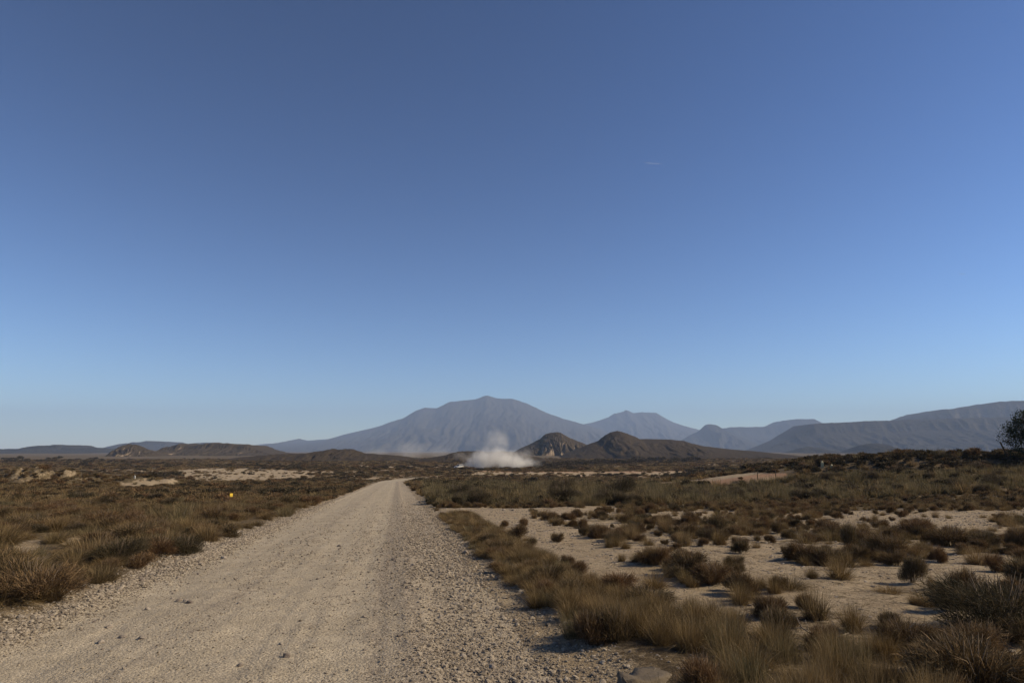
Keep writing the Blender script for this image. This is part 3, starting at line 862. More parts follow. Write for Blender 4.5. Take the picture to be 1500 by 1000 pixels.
LOOK = {'tussock': ('straw tussock', 'grass tussock'), 'green': ('grey green tussock', 'grass tussock'),
        'bush': ('brown bush', 'bush'), 'dark': ('blackish shrub', 'shrub')}
PLUR = {'tussock': 'straw grass tussocks', 'green': 'grey green grass tussocks', 'bush': 'brown scrub bushes', 'dark': 'blackish shrubs'}
SRC = {'tussock': TUSS, 'green': GREEN, 'bush': BUSH, 'dark': DARK}
NAME = {'tussock': 'grass_tussock', 'green': 'green_tussock', 'bush': 'scrub_bush', 'dark': 'dark_shrub'}
FAR = {'tussock': FAR_T, 'green': FAR_G, 'bush': FAR_B, 'dark': FAR_D}
LIMIT = {'tussock': 200, 'green': 90, 'bush': 170, 'dark': 110}
single = np.zeros(len(plants), bool)
for kd, lim in LIMIT.items():
    idx = np.where(kinds == kd)[0]
    idx = idx[np.argsort(-score[idx])][:lim]
    single[idx[score[idx] > 0.004]] = True

def unit(kind): return 1.0 / (1.15 if kind in ('tussock', 'green') else 1.5)

DEPTH = ['front edge', 'towards front', 'halfway back', 'towards back', 'back edge']
SIDE = ['left', 'middle', 'right']
ORD = ['first', 'second', 'third', 'fourth', 'fifth', 'sixth', 'seventh', 'eighth', 'ninth', 'tenth', 'eleventh', 'twelfth', 'thirteenth', 'fourteenth', 'fifteenth', 'sixteenth', 'seventeenth', 'eighteenth', 'nineteenth', 'twentieth']
def spell(members, words, u, depth, bulk):
    """a label of its own for every member: size, depth and side among its fellows, then its order from the left"""
    out = {}
    m = np.array(members)
    if len(m) == 1: return {m[0]: words}
    rk = lambda a, n: (np.argsort(np.argsort(a)) * n // len(a))
    zd = rk(depth[m], min(5, len(m))); zs = rk(u[m], 3) if len(m) > 5 else np.full(len(m), -1); zb = rk(bulk[m], 3)
    cells = {}
    for q, i in enumerate(m): cells.setdefault((zd[q] * 5 // max(1, min(5, len(m))), zs[q], zb[q]), []).append(i)
    for (a, b, c), ids in cells.items():
        ids.sort(key=lambda i: u[i])
        for n, i in enumerate(ids):
            t = ['low ', '', 'tall '][c] + words + ', ' + DEPTH[a] + ((', ' + SIDE[b]) if b >= 0 else '')
            if len(ids) > 1: t += ', ' + ORD[min(n, 19)] + ' from left'
            out[i] = t
    return out

fam = {}
for i in np.where(single)[0]:
    if plants[i][5] is None:
        zt, zg = zone(px[i], py[i], float(lat(px[i], py[i])), pu[i])
        fam.setdefault((kinds[i], zt, zg), []).append(i)
own = {}
for (kd, zt, zg), ids in fam.items():
    own.update(spell(ids, LOOK[kd][0] + ' ' + zt, pu, py, ph))
for i in np.where(single)[0]:
    kind, x, y, wd, h, label, var = plants[i]
    src = SRC[kind]; me = src[var if var is not None else random.randrange(len(src))]
    zt, zg = zone(x, y, float(lat(x, y)), pu[i])
    lab, cat = LOOK[kind]
    if kind in ('tussock', 'green'):
        o = bpy.data.objects.new(NAME[kind], me); link(o)
        kw = wd * 0.72
    else:
        o = bpy.data.objects.new(NAME[kind], None); link(o)
        o.empty_display_size = 0.1
        link(bpy.data.objects.new('foliage', me), o)
        link(bpy.data.objects.new('woody_stems', random.choice(STEMS)), o)
        kw = wd * 0.68
    o.location = (x, y, pz[i] - 0.01)
    o.rotation_euler = (random.gauss(0, .06), random.gauss(0, .06), random.uniform(0, 6.283))
    o.scale = (kw, kw, h * 1.05)
    tag(o, label or own[i], cat, group=PLUR[kind] + ' ' + zg)

rest = ~single
for (kset, name, is_far) in ((('tussock', 'green'), 'grass', False), (('bush', 'dark'), 'scrub', False), (('tussock', 'green'), 'grass', True), (('bush', 'dark'), 'scrub', True)):
    sel = rest & np.isin(kinds, kset) & ((py > 34) == is_far)
    idx = np.where(sel)[0]
    if not len(idx): continue
    tab = FAR if is_far else SRC
    meshes = tab[kset[0]] + tab[kset[1]]
    n0 = len(tab[kset[0]]); n1 = len(tab[kset[1]])
    pick = np.where(kinds[idx] == kset[0], RNG.integers(0, n0, len(idx)), n0 + RNG.integers(0, n1, len(idx)))
    k = 0.72 if kset[0] == 'tussock' else 0.68
    scl = np.stack([pw[idx] * k, pw[idx] * k, ph[idx] * 1.05], -1)
    rot = np.stack([RNG.normal(0, .06, len(idx)), RNG.normal(0, .06, len(idx)), RNG.uniform(0, 6.283, len(idx))], -1)
    scatter(('far_' if is_far else '') + name, meshes, np.stack([px[idx], py[idx], pz[idx] - 0.01], -1), rot, scl, pick)

# ------------------------------------------------------------------ gravel and stones
def gravel():
    n = 560000
    # near the camera most of the stones
    y = np.exp(RNG.uniform(math.log(3.5), math.log(60), n))
    d = RNG.uniform(-3.3, 3.2, n)
    x = road_x(y) + d / CN
    u, v, _ = project(x, y, base_z(y))
    lefte = np.exp(-((d + 2.62) / 0.38) ** 2)
    righte = ss(0.9, 1.9, d)
    row2 = 0.35 * np.exp(-((d + .85) / .2) ** 2) + 0.3 * np.exp(-((d - .42) / .14) ** 2) + 0.5 * np.exp(-((d - 1.1) / .12) ** 2)
    patch = 0.5 + 0.7 * fbm(x / .6, y / .9, 301, 3)
    track = np.exp(-((d + 1.55) / 0.34) ** 2) + np.exp(-((d + 0.05) / 0.30) ** 2)
    want = (620 * patch * (1 - 0.75 * np.clip(track, 0, 1)) + 2600 * lefte + 760 * righte * (0.2 + patch) + 380 * row2) * np.clip(9 / y, 0.12, 1.5) ** 1.15 * (1 - ss(7, 58, y)) ** 1.5
    dens = n / math.log(60 / 3.5) / y / 6.5
    keep = (RNG.uniform(0, 1, n) < want / dens) & (u > -40) & (u < 1100)
    x, y, d = x[keep], y[keep], d[keep]; le = lefte[keep]; ri = righte[keep]
    s = np.exp(RNG.normal(math.log(0.011), 0.5, len(x))) * (1 + 1.3 * le + 0.9 * ri) * np.clip(y / 9, 0.85, 1.9)
    s = np.minimum(s, 0.07)
    z = surf_z(x, y) + s * 0.12
    scl = np.stack([s * RNG.uniform(.8, 1.5, len(x)), s * RNG.uniform(.7, 1.2, len(x)), s * RNG.uniform(.7, 1.2, len(x))], -1)
    scatter('gravel', PEB, np.stack([x, y, z], -1), RNG.uniform(-.5, .5, (len(x), 3)) + np.stack([0 * x, 0 * x, RNG.uniform(0, 6.28, len(x))], -1), scl, RNG.integers(0, 5, len(x)))
    return len(x)
print('gravel', gravel())

def litter():
    n = 160000
    y = np.exp(RNG.uniform(math.log(4), math.log(30), n)); x = RNG.uniform(-0.2, 0.95, n) * y
    d = lat(x, y); z = ground(x, y)
    u, v, _ = project(x, y, z)
    patch = ss(-0.3, 0.3, fbm(x / 1.1, y / 1.1, 311, 3))
    heavy = np.exp(-(((u - 1130) / 60) ** 2 + ((v - 915) / 24) ** 2))
    want = (55 * patch + 260 * heavy) * np.clip(10 / y, .2, 1.3)
    dens = n / math.log(30 / 4) / y / (1.15 * y)
    keep = (d > 3.0) & (RNG.uniform(0, 1, n) < want / dens)
    x, y, z = x[keep], y[keep], z[keep]
    s = RNG.uniform(.03, .13, len(x))
    scatter('twig_litter', LIT, np.stack([x, y, z], -1), np.stack([0 * x, 0 * x, RNG.uniform(0, 6.28, len(x))], -1), np.stack([s, s, s * .8], -1), np.minimum(RNG.integers(0, 14, len(x)) % 4, 3))
litter()

def clods():
    n = 200000
    y = np.exp(RNG.uniform(math.log(4), math.log(32), n)); x = RNG.uniform(-0.25, 1.0, n) * y
    d = lat(x, y); z = ground(x, y)
    patch = ss(-0.4, 0.4, fbm(x / .8, y / .8, 321, 4))
    want = (30 + 150 * patch) * np.clip(9 / y, .15, 1.3)
    dens = n / math.log(32 / 4) / y / (1.25 * y)
    keep = (d > 2.9) & (RNG.uniform(0, 1, n) < want / dens)
    x, y, z = x[keep], y[keep], z[keep]
    q = np.exp(RNG.normal(math.log(0.014), 0.55, len(x))) * np.clip(y / 9, .9, 2.2); q = np.minimum(q, .07)
    scatter('pebbles', STN, np.stack([x, y, z + q * .05], -1), RNG.uniform(-.4, .4, (len(x), 3)) + np.stack([0 * x, 0 * x, RNG.uniform(0, 6.28, len(x))], -1), np.stack([q * 1.2, q, q * .8], -1), RNG.integers(0, 5, len(x)))
clods()

def stone(u, v, wpx, label, mesh=None, flat=1.0, group=None, mat=None, rot=None, wy=1.0):
    x, y, z = P(u, v)
    z = float(surf_z(x, y))
    s = wpx * y / 1000.0
    o = bpy.data.objects.new('stone', mesh or random.choice(STN)); link(o)
    o.location = (x, y, z + s * 0.12 * flat); o.scale = (s * 1.05, s * wy * 0.9, s * flat)
    o.rotation_euler = rot or (random.gauss(0, .2), random.gauss(0, .2), random.uniform(0, 6.28))
    tag(o, label, 'stone', group)
    return o
for u, v, s, lab in [
    (418, 984, 13, 'dark stone on the road, nearest the bottom picture edge'), (206, 954, 12, 'largest dark stone on the left half of the gravel road'),
    (146, 955, 12, 'dark stone on the road left of the largest dark stone'), (178, 949, 11, 'pale stone on the road between two dark stones'),
    (158, 934, 11, 'flat dark stone at the inner foot of the left berm'), (215, 905, 9, 'small dark stone on the road below the left berm'),
    (277, 897, 11, 'pale flat stone on the left part of the road'), (262, 892, 10, 'dark stone touching a pale flat stone on the road'),
    (175, 873, 10, 'dark stone crowning the left gravel berm'), (644, 919, 9, 'lone dark stone on the smooth middle of the road'),
    (729, 894, 11, 'pale round stone in the loose gravel at the right'), (716, 923, 10, 'pale angular stone below the pale round stone'),
    (533, 920, 8, 'small dark stone on the smooth wheel track'), (679, 977, 11, 'dark stone in loose gravel near the bottom edge'),
    (722, 995, 13, 'dark stone at the bottom edge in the loose gravel'), (575, 900 - 25, 6, 'tiny dark stone high on the wheel track'),
    (612, 946, 7, 'small dark stone right of the wheel track'), (584, 954, 7, 'small dark stone beside the wheel track near the bottom'),
    (805, 838, 8, 'pale stone at the foot of the roadside tussocks'), (768, 838, 7, 'pale stone in the gravel before the roadside tussocks'),
    (755, 909, 9, 'brownish stone in the coarse gravel, right side'), (796, 876, 8, 'flat pale stone near the tussock shadow'),
    (870, 915, 10, 'brown stone in the shadow of the roadside tussocks'), (350, 996, 10, 'pale stone sunk in the road at the bottom edge'),
    (752, 748, 7, 'white stone at the edge of the side track'), (738, 747, 6, 'whitish stone beside the white one on the side track'),
    (1157, 702, 8, 'white stone under a dark shrub on the right bank'), (30, 905, 12, 'pale stone at the outer foot of the left berm, lower left'),
    (206, 850, 9, 'pale stone where berm and left scrub meet')]:
    stone(u, v, s, lab)
small = []
for k in range(130):
    y = random.uniform(5.2, 15); d = random.choice([random.uniform(-2.2, 1.2), random.uniform(1.0, 2.9), random.uniform(-2.9, -2.3)])
    x = float(road_x(y) + d / CN); u, v, _ = project(x, y, base_z(y))
    if 5 < u < 1000 and v < 995:
        side = 'on left berm' if d < -2.25 else ('in loose gravel' if d > 1.0 else 'on worn road')
        small.append((float(u), float(v), min(10, random.lognormvariate(1.65, .35)), side))
su, sv, sb = (np.array([q[k] for q in small]) for k in range(3))
for side in sorted({q[3] for q in small}):
    ids = [k for k, q in enumerate(small) if q[3] == side]
    for k, t in spell(ids, 'small stone ' + side, su, -sv, sb).items():
        stone(small[k][0], small[k][1], small[k][2], t.replace('tall ', 'bigger ').replace('low ', 'tiny '), group='small stones ' + side)
for u, v, s, t in [(1478, 676, 6, 'leftmost small pale stone'), (1486, 673, 8, 'second pale stone from the left'), (1492, 676, 7, 'flat middle pale stone'), (1497, 672, 9, 'largest pale stone'), (1484, 678, 6, 'lowest pale stone')]:
    stone(u, v, s, t + ' heaped under the edge tree', group='stones under the tree')

# the flat slab at the bottom
def slab():
    bm = bmesh.new()
    r = random.Random(4)
    n = 18; top = []; bot = []
    for k in range(n):
        a = 2 * math.pi * k / n
        e = 1 / (abs(math.cos(a)) ** 3 + abs(math.sin(a)) ** 3) ** (1 / 3)
        rx = 0.46 * e * (1 + r.uniform(-.10, .08)); ry = 0.145 * e * (1 + r.uniform(-.16, .12))
        top.append(bm.verts.new((math.cos(a) * rx, math.sin(a) * ry, 0.075 + r.uniform(-.015, .015) - 0.035 * math.cos(a))))
        bot.append(bm.verts.new((math.cos(a) * rx * 1.10, math.sin(a) * ry * 1.45, -0.14)))
    bm.faces.new(top); bm.faces.new(bot[::-1])
    for k in range(n): bm.faces.new((top[k], bot[k], bot[(k + 1) % n], top[(k + 1) % n]))
    bmesh.ops.bevel(bm, geom=[e for e in bm.edges if all(v in top for v in e.verts)], offset=0.045, segments=3, affect='EDGES')
    bmesh.ops.triangulate(bm, faces=[f for f in bm.faces if len(f.verts) > 4])
    bmesh.ops.subdivide_edges(bm, edges=bm.edges[:], cuts=3, use_grid_fill=True, fractal=0.06, seed=3)
    bmesh.ops.recalc_face_normals(bm, faces=bm.faces)
    for f in bm.faces: f.smooth = True
    me = bpy.data.meshes.new('slab_rock'); bm.to_mesh(me); bm.free(); me.materials.append(M_SLAB)
    o = link(bpy.data.objects.new('slab_rock', me))
    o.location = (SLAB[0], SLAB[1], float(ground(SLAB[0], SLAB[1])) - 0.035); o.rotation_euler = (R(-4), R(3), R(55))
    tag(o, 'long low slab rock half buried in grass at the bottom edge', 'rock')
slab()
stone(906, 932, 20, 'rounded pale rock half hidden in the roadside tussocks', flat=0.8)

# dead branches lying in the litter patch
def dead_branch(u, v, ln, az, label):
    r = np.random.default_rng(int(u)); V = []; Fc = []
    p = np.array([0, 0, 0.01]); d = np.array([math.cos(az), math.sin(az), 0.45]); pts = [p]
    for k in range(5):
        d = d + r.normal(0, .25, 3); d /= np.linalg.norm(d); p = p + d * ln / 5; p[2] = max(p[2], .01); pts.append(p.copy())
    tube(V, Fc, pts, [0.010, .009, .008, .006, .005, .003], 5)
    for k in (2, 3):
        q = pts[k]; e = d + r.normal(0, .7, 3); e /= np.linalg.norm(e)
        tube(V, Fc, [q, q + e * ln * .15, q + e * ln * .3 + r.normal(0, .02, 3)], [.006, .004, .002], 4)
    me = mesh_np('dead_branch', V, Fc, [M_DEAD])
    o = link(bpy.data.objects.new('dead_branch', me)); x, y, z = P(u, v); o.location = (x, y, z)
    tag(o, label, 'branch')
dead_branch(1225, 945, 0.38, 1.2, 'pale dead branch standing up beside the dark spiky tussock')
dead_branch(1200, 935, 0.30, 2.8, 'pale dead branch lying on the dark leaf litter')
dead_branch(1290, 950, 0.40, 0.2, 'pale dead branch arching out of the brown bush')

# ------------------------------------------------------------------ posts and markers
M_CREAM = simple('cream_paint', (0.48, 0.40, 0.22), 0.7)
M_WHITE = simple('white_paint', (0.5, 0.48, 0.42), 0.6)
M_YELLOW = simple('yellow_paint', (0.80, 0.52, 0.05), 0.6)
M_WOOD = simple('weathered_wood', (0.10, 0.075, 0.05), 0.9, 0.1)
M_PALEWOOD = simple('grey_wood', (0.20, 0.155, 0.11), 0.9, 0.1)

def box(bm, cx, cy, cz, sx, sy, sz, bev=0.0):
    r = bmesh.ops.create_cube(bm, size=1.0)
    for v in r['verts']: v.co = (cx + v.co.x * sx, cy + v.co.y * sy, cz + v.co.z * sz)
    if bev:
        es = list({e for v in r['verts'] for e in v.link_edges})
        bmesh.ops.bevel(bm, geom=es, offset=bev, segments=2, affect='EDGES')
def from_bm(name, bm, mat, parent=None, smooth=False):
    me = bpy.data.meshes.new(name); bm.to_mesh(me); bm.free(); me.materials.append(mat)
    if smooth:
        for p in me.polygons: p.use_smooth = True
    return link(bpy.data.objects.new(name, me), parent)

def marker_post(u, v, hpx, wpx, mat, label):
    x, y, z = P(u, v); h = hpx * y / 1000; wd = wpx * y / 1000
    root = link(bpy.data.objects.new('marker_post', None)); root.location = (x, y, z)
    bm = bmesh.new(); box(bm, 0, 0, h * .36, wd, wd, h * .76, wd * .08); from_bm('post', bm, mat, root)
    bm = bmesh.new()
    r = bmesh.ops.create_cone(bm, cap_ends=True, segments=4, radius1=wd * .66, radius2=wd * .08, depth=h * .26)
    for q in r['verts']: q.co.z += h * .87
    bmesh.ops.rotate(bm, verts=bm.verts, cent=(0, 0, 0), matrix=__import__('mathutils').Matrix.Rotation(R(45), 3, 'Z'))
    from_bm('cap', bm, mat, root)
    tag(root, label, 'post')
marker_post(1205, 686, 10.5, 3.2, M_CREAM, 'taller pointed cream marker post among dark shrubs on right bank')
marker_post(1219, 690, 8.5, 3.2, M_CREAM, 'shorter pointed cream marker post right of the taller one')
marker_post(197, 703, 4.6, 1.7, M_WHITE, 'small white marker post before dark scrub on the left plain')

x, y, z = P(338, 731)
root = link(bpy.data.objects.new('yellow_sign', None)); root.location = (x, y, z); root.rotation_euler = (0, 0, R(42))
s = y / 1000
bm = bmesh.new(); box(bm, 0, 0, 3.2 * s, 0.9 * s, 0.9 * s, 7.4 * s); from_bm('post', bm, M_WOOD, root)
bm = bmesh.new(); box(bm, 0, -1.0 * s, 5.6 * s, 4.2 * s, 0.5 * s, 5.4 * s, 0.1 * s); from_bm('plate', bm, M_YELLOW, root)
tag(root, 'small square yellow sign on a short post in left scrub', 'sign')

def stake(u, v, hpx, rad, lean, label, mat=M_WOOD):
    x, y, z = P(u, v); h = hpx * y / 1000
    V = []; Fc = []
    tube(V, Fc, [(0, 0, -.1), (lean * h * .5, 0.02, h * .5), (lean * h, 0, h)], [rad, rad * .95, rad * .85], 7)
    o = link(bpy.data.objects.new('wooden_stake', mesh_np('wooden_stake', V, Fc, [mat]))); o.location = (x, y, z)
    tag(o, label, 'stake')
stake(1110, 703, 12, 0.035, 0.03, 'thin wooden stake before orange soil, left of a pair')
stake(1137, 703, 13, 0.035, -0.02, 'thin wooden stake before orange soil, right of a pair')
stake(1478, 673, 24, 0.075, -0.42, 'dark wooden stake leaning left beside the tree')

# low trestle standing on the pale flat
x, y, z = P(369, 695); s = y / 1000
root = link(bpy.data.objects.new('trestle', None)); root.location = (x, y, z)
bm = bmesh.new(); box(bm, 0, 0, 3.6 * s, 7.5 * s, 2.5 * s, 0.6 * s); from_bm('top', bm, M_WOOD, root)
for sx in (-3, -0.6, 2.8):
    bm = bmesh.new(); box(bm, sx * s, 0, 1.6 * s, 0.7 * s, 1.8 * s, 3.4 * s); from_bm('leg', bm, M_WOOD, root)
tag(root, 'small dark trestle standing on the pale bare flat', 'trestle')

# ------------------------------------------------------------------ tree at the right edge
M_BARK = simple('tree_bark', (0.09, 0.07, 0.05), 0.95, 0.1)
M_LEAF = veg_mat('tree_leaf', [(0.0, (0.026, 0.036, 0.014)), (1.0, (0.026, 0.036, 0.014))], (0.05, 0.062, 0.026), 0.2)
def tree(u, v, hpx, label):
    x, y, z = P(u, v); y = min(y, 74.0); x = slope(u, v)[0] * y; z = float(ground(x, y))
    h = hpx * y / 1000
    root = link(bpy.data.objects.new('tree', None)); root.location = (x, y, z)
    r = np.random.default_rng(8); V = []; Fc = []; tips = []
    tube(V, Fc, [(0, 0, -.2), (0.05, 0, h * .12), (-.05, .05, h * .24), (0, 0, h * .34)], [.16, .13, .12, .10], 8)
    for k in range(18):
        a = k * 2.4; e = r.uniform(.25, 1.45); z0 = h * r.uniform(.10, .34)
        p = np.array([0, 0, z0]); pts = [p]; d = np.array([math.cos(a) * math.sin(e), math.sin(a) * math.sin(e), math.cos(e)])
        for q in range(5):
            d = d + r.normal(0, .16, 3) + np.array([0, 0, .10]); d /= np.linalg.norm(d); p = p + d * h * .13; pts.append(p.copy())
            if q >= 1:
                tips.append(p.copy())
                for w_ in range(3):
                    t2 = p + (d + r.normal(0, .7, 3)) * h * .09; tube(V, Fc, [p, (p + t2) / 2 + r.normal(0, .03, 3), t2], [.02, .014, .006], 4); tips.append(t2)
        tube(V, Fc, pts, list(np.linspace(.065, .012, 6)), 6)
    from_ = mesh_np('trunk', V, Fc, [M_BARK]); link(bpy.data.objects.new('trunk', from_), root)
    V = []; Fc = []; S = []
    for t in tips:
        for k in range(52):
            q = t + r.normal(0, .17, 3) * h / 4.2
            d = r.normal(0, 1, 3) + np.array([0, 0, .6]); d /= np.linalg.norm(d); s_ = np.cross(d, r.normal(0, 1, 3)); s_ /= np.linalg.norm(s_)
            l = r.uniform(.08, .17); i = len(V); sh = r.uniform()
            V += [q, q + d * l * .5 + s_ * l * .28, q + d * l, q + d * l * .5 - s_ * l * .28]; S += [sh] * 4; Fc.append((i, i + 1, i + 2, i + 3))
    me = mesh_np('crown', V, Fc, [M_LEAF], smooth=False); attr(me, 'shade', S)
    link(bpy.data.objects.new('crown', me), root)
    tag(root, label, 'tree')
tree(1530, 682, 76, 'leafy green tree cut by the right picture edge on the bank')

# ------------------------------------------------------------------ the car in the dust
M_CARW = Mat('car_paint', 0.25, 0.5); M_CARW.color((0.50, 0.49, 0.47)); M_CARW = M_CARW.m
M_GLASS = Mat('car_glass', 0.05, 0.6); M_GLASS.color((0.02, 0.024, 0.03)); M_GLASS = M_GLASS.m
M_TYRE = simple('tyre_rubber', (0.025, 0.025, 0.026), 0.85)
M_RIM = simple('wheel_rim', (0.45, 0.45, 0.46), 0.35, 0.5, 0.8)
M_LAMP = simple('lamp_glass', (0.7, 0.7, 0.66), 0.15, 0.6)
M_RED = simple('tail_lamp', (0.35, 0.02, 0.02), 0.2, 0.6)
M_TRIM = simple('dark_trim', (0.04, 0.04, 0.042), 0.7)

def car():
    x, y, z = P(672, 686.5); print('car at', y)
    root = link(bpy.data.objects.new('off_road_car', None)); root.location = (x, y, z - 0.02); root.rotation_euler = (0, 0, R(240)); root.scale = (.9, .9, .9)
    # side profile (x forward), swept over the width with a waist and an inset cabin
    low = [(-2.15, .42), (-2.2, .75), (-2.15, 1.05), (-2.05, 1.12), (0.85, 1.12), (1.9, 1.02), (2.15, .9), (2.2, .6), (2.1, .42), (1.78, .42), (1.68, .68), (1.42, .80), (1.16, .68), (1.06, .42), (-.92, .42), (-1.02, .68), (-1.28, .80), (-1.54, .68), (-1.64, .42)]
    bm = bmesh.new()
    rings = []
    for yy, sc in ((-.92, .97), (-.86, 1.0), (.86, 1.0), (.92, .97)):
        rings.append([bm.verts.new((px_ * sc, yy, .42 + (pz_ - .42) * (sc if abs(yy) > .9 else 1))) for px_, pz_ in low])
    for a, b in zip(rings[:-1], rings[1:]):
        for k in range(len(low)): bm.faces.new((a[k], a[(k + 1) % len(low)], b[(k + 1) % len(low)], b[k]))
    bm.faces.new(rings[0][::-1]); bm.faces.new(rings[-1])
    bmesh.ops.recalc_face_normals(bm, faces=bm.faces)
    body = from_bm('body', bm, M_CARW, root)
    cab = [(-2.06, 1.12, .86), (-1.95, 1.70, .72), (-1.7, 1.80, .70), (.05, 1.80, .70), (.25, 1.74, .71), (.90, 1.12, .86)]
    bm = bmesh.new(); l = [bm.verts.new((a, -c, b)) for a, b, c in cab]; r_ = [bm.verts.new((a, c, b)) for a, b, c in cab]
    for k in range(len(cab)): bm.faces.new((l[k], l[(k + 1) % len(cab)], r_[(k + 1) % len(cab)], r_[k]))
    bm.faces.new(l[::-1]); bm.faces.new(r_); bmesh.ops.recalc_face_normals(bm, faces=bm.faces)
    from_bm('cabin', bm, M_CARW, root)
    def quad(name, pts, mat, th=0.02):
        bm = bmesh.new(); vs = [bm.verts.new(p) for p in pts]; f = bm.faces.new(vs); bmesh.ops.solidify(bm, geom=[f], thickness=th)
        return from_bm(name, bm, mat, root)
    for sd in (-1, 1):
        def wp(a, b, c=0.006): 
            t = (b - 1.12) / (1.8 - 1.12); return (a, sd * (.86 - t * .16 + c), b)
        quad('side_window', [wp(.62, 1.2), wp(-.35, 1.2), wp(-.35, 1.68), wp(.18, 1.68)], M_GLASS)
        quad('side_window', [wp(-.43, 1.2), wp(-1.2, 1.2), wp(-1.2, 1.68), wp(-.43, 1.68)], M_GLASS)
        quad('side_window', [wp(-1.28, 1.2), wp(-1.92, 1.2), wp(-1.86, 1.64), wp(-1.28, 1.68)], M_GLASS)
        bm = bmesh.new(); box(bm, 2.16, sd * .62, .82, .06, .34, .17, .02); from_bm('headlight', bm, M_LAMP, root)
        bm = bmesh.new(); box(bm, -2.18, sd * .76, .92, .05, .16, .28, .02); from_bm('tail_light', bm, M_RED, root)
        bm = bmesh.new(); box(bm, .66, sd * 1.0, 1.22, .10, .18, .14, .03); from_bm('wing_mirror', bm, M_TRIM, root)
        for wx in (1.42, -1.28):
            bm = bmesh.new(); bmesh.ops.create_cone(bm, cap_ends=True, segments=28, radius1=.37, radius2=.37, depth=.24)
            bmesh.ops.rotate(bm, verts=bm.verts, cent=(0, 0, 0), matrix=__import__('mathutils').Matrix.Rotation(R(90), 3, 'X'))
            bmesh.ops.bevel(bm, geom=[e for e in bm.edges if abs(e.verts[0].co.y - e.verts[1].co.y) < .01], offset=.03, segments=2, affect='EDGES')
            wl = from_bm('wheel', bm, M_TYRE, root, True); wl.location = (wx, sd * .80, .37)
            bm = bmesh.new(); bmesh.ops.create_cone(bm, cap_ends=True, segments=20, radius1=.22, radius2=.19, depth=.05)
            bmesh.ops.rotate(bm, verts=bm.verts, cent=(0, 0, 0), matrix=__import__('mathutils').Matrix.Rotation(R(90 * sd), 3, 'X'))
            rm = from_bm('rim', bm, M_RIM, wl); rm.location = (0, sd * .125, 0)
    quad('windscreen', [(.80, -.74, 1.2), (.80, .74, 1.2), (.345, .65, 1.67), (.345, -.65, 1.67)][::-1], M_GLASS).location = (.02, 0, .02)
    quad('rear_window', [(-2.05, -.70, 1.25), (-2.05, .70, 1.25), (-1.975, .62, 1.62), (-1.975, -.62, 1.62)], M_GLASS).location = (-.02, 0, 0)
    bm = bmesh.new(); box(bm, 2.2, 0, .52, .14, 1.74, .2, .04); from_bm('bumper', bm, M_TRIM, root)
    bm = bmesh.new(); box(bm, -2.22, 0, .52, .14, 1.74, .2, .04); from_bm('bumper', bm, M_TRIM, root)
    bm = bmesh.new(); box(bm, 2.19, 0, .82, .04, .8, .18, .01); from_bm('grille', bm, M_TRIM, root)
    tag(root, 'white off-road car driving left, trailing a dust cloud on the plain', 'car')
    return x, y, z
CX, CY, CZ = car()

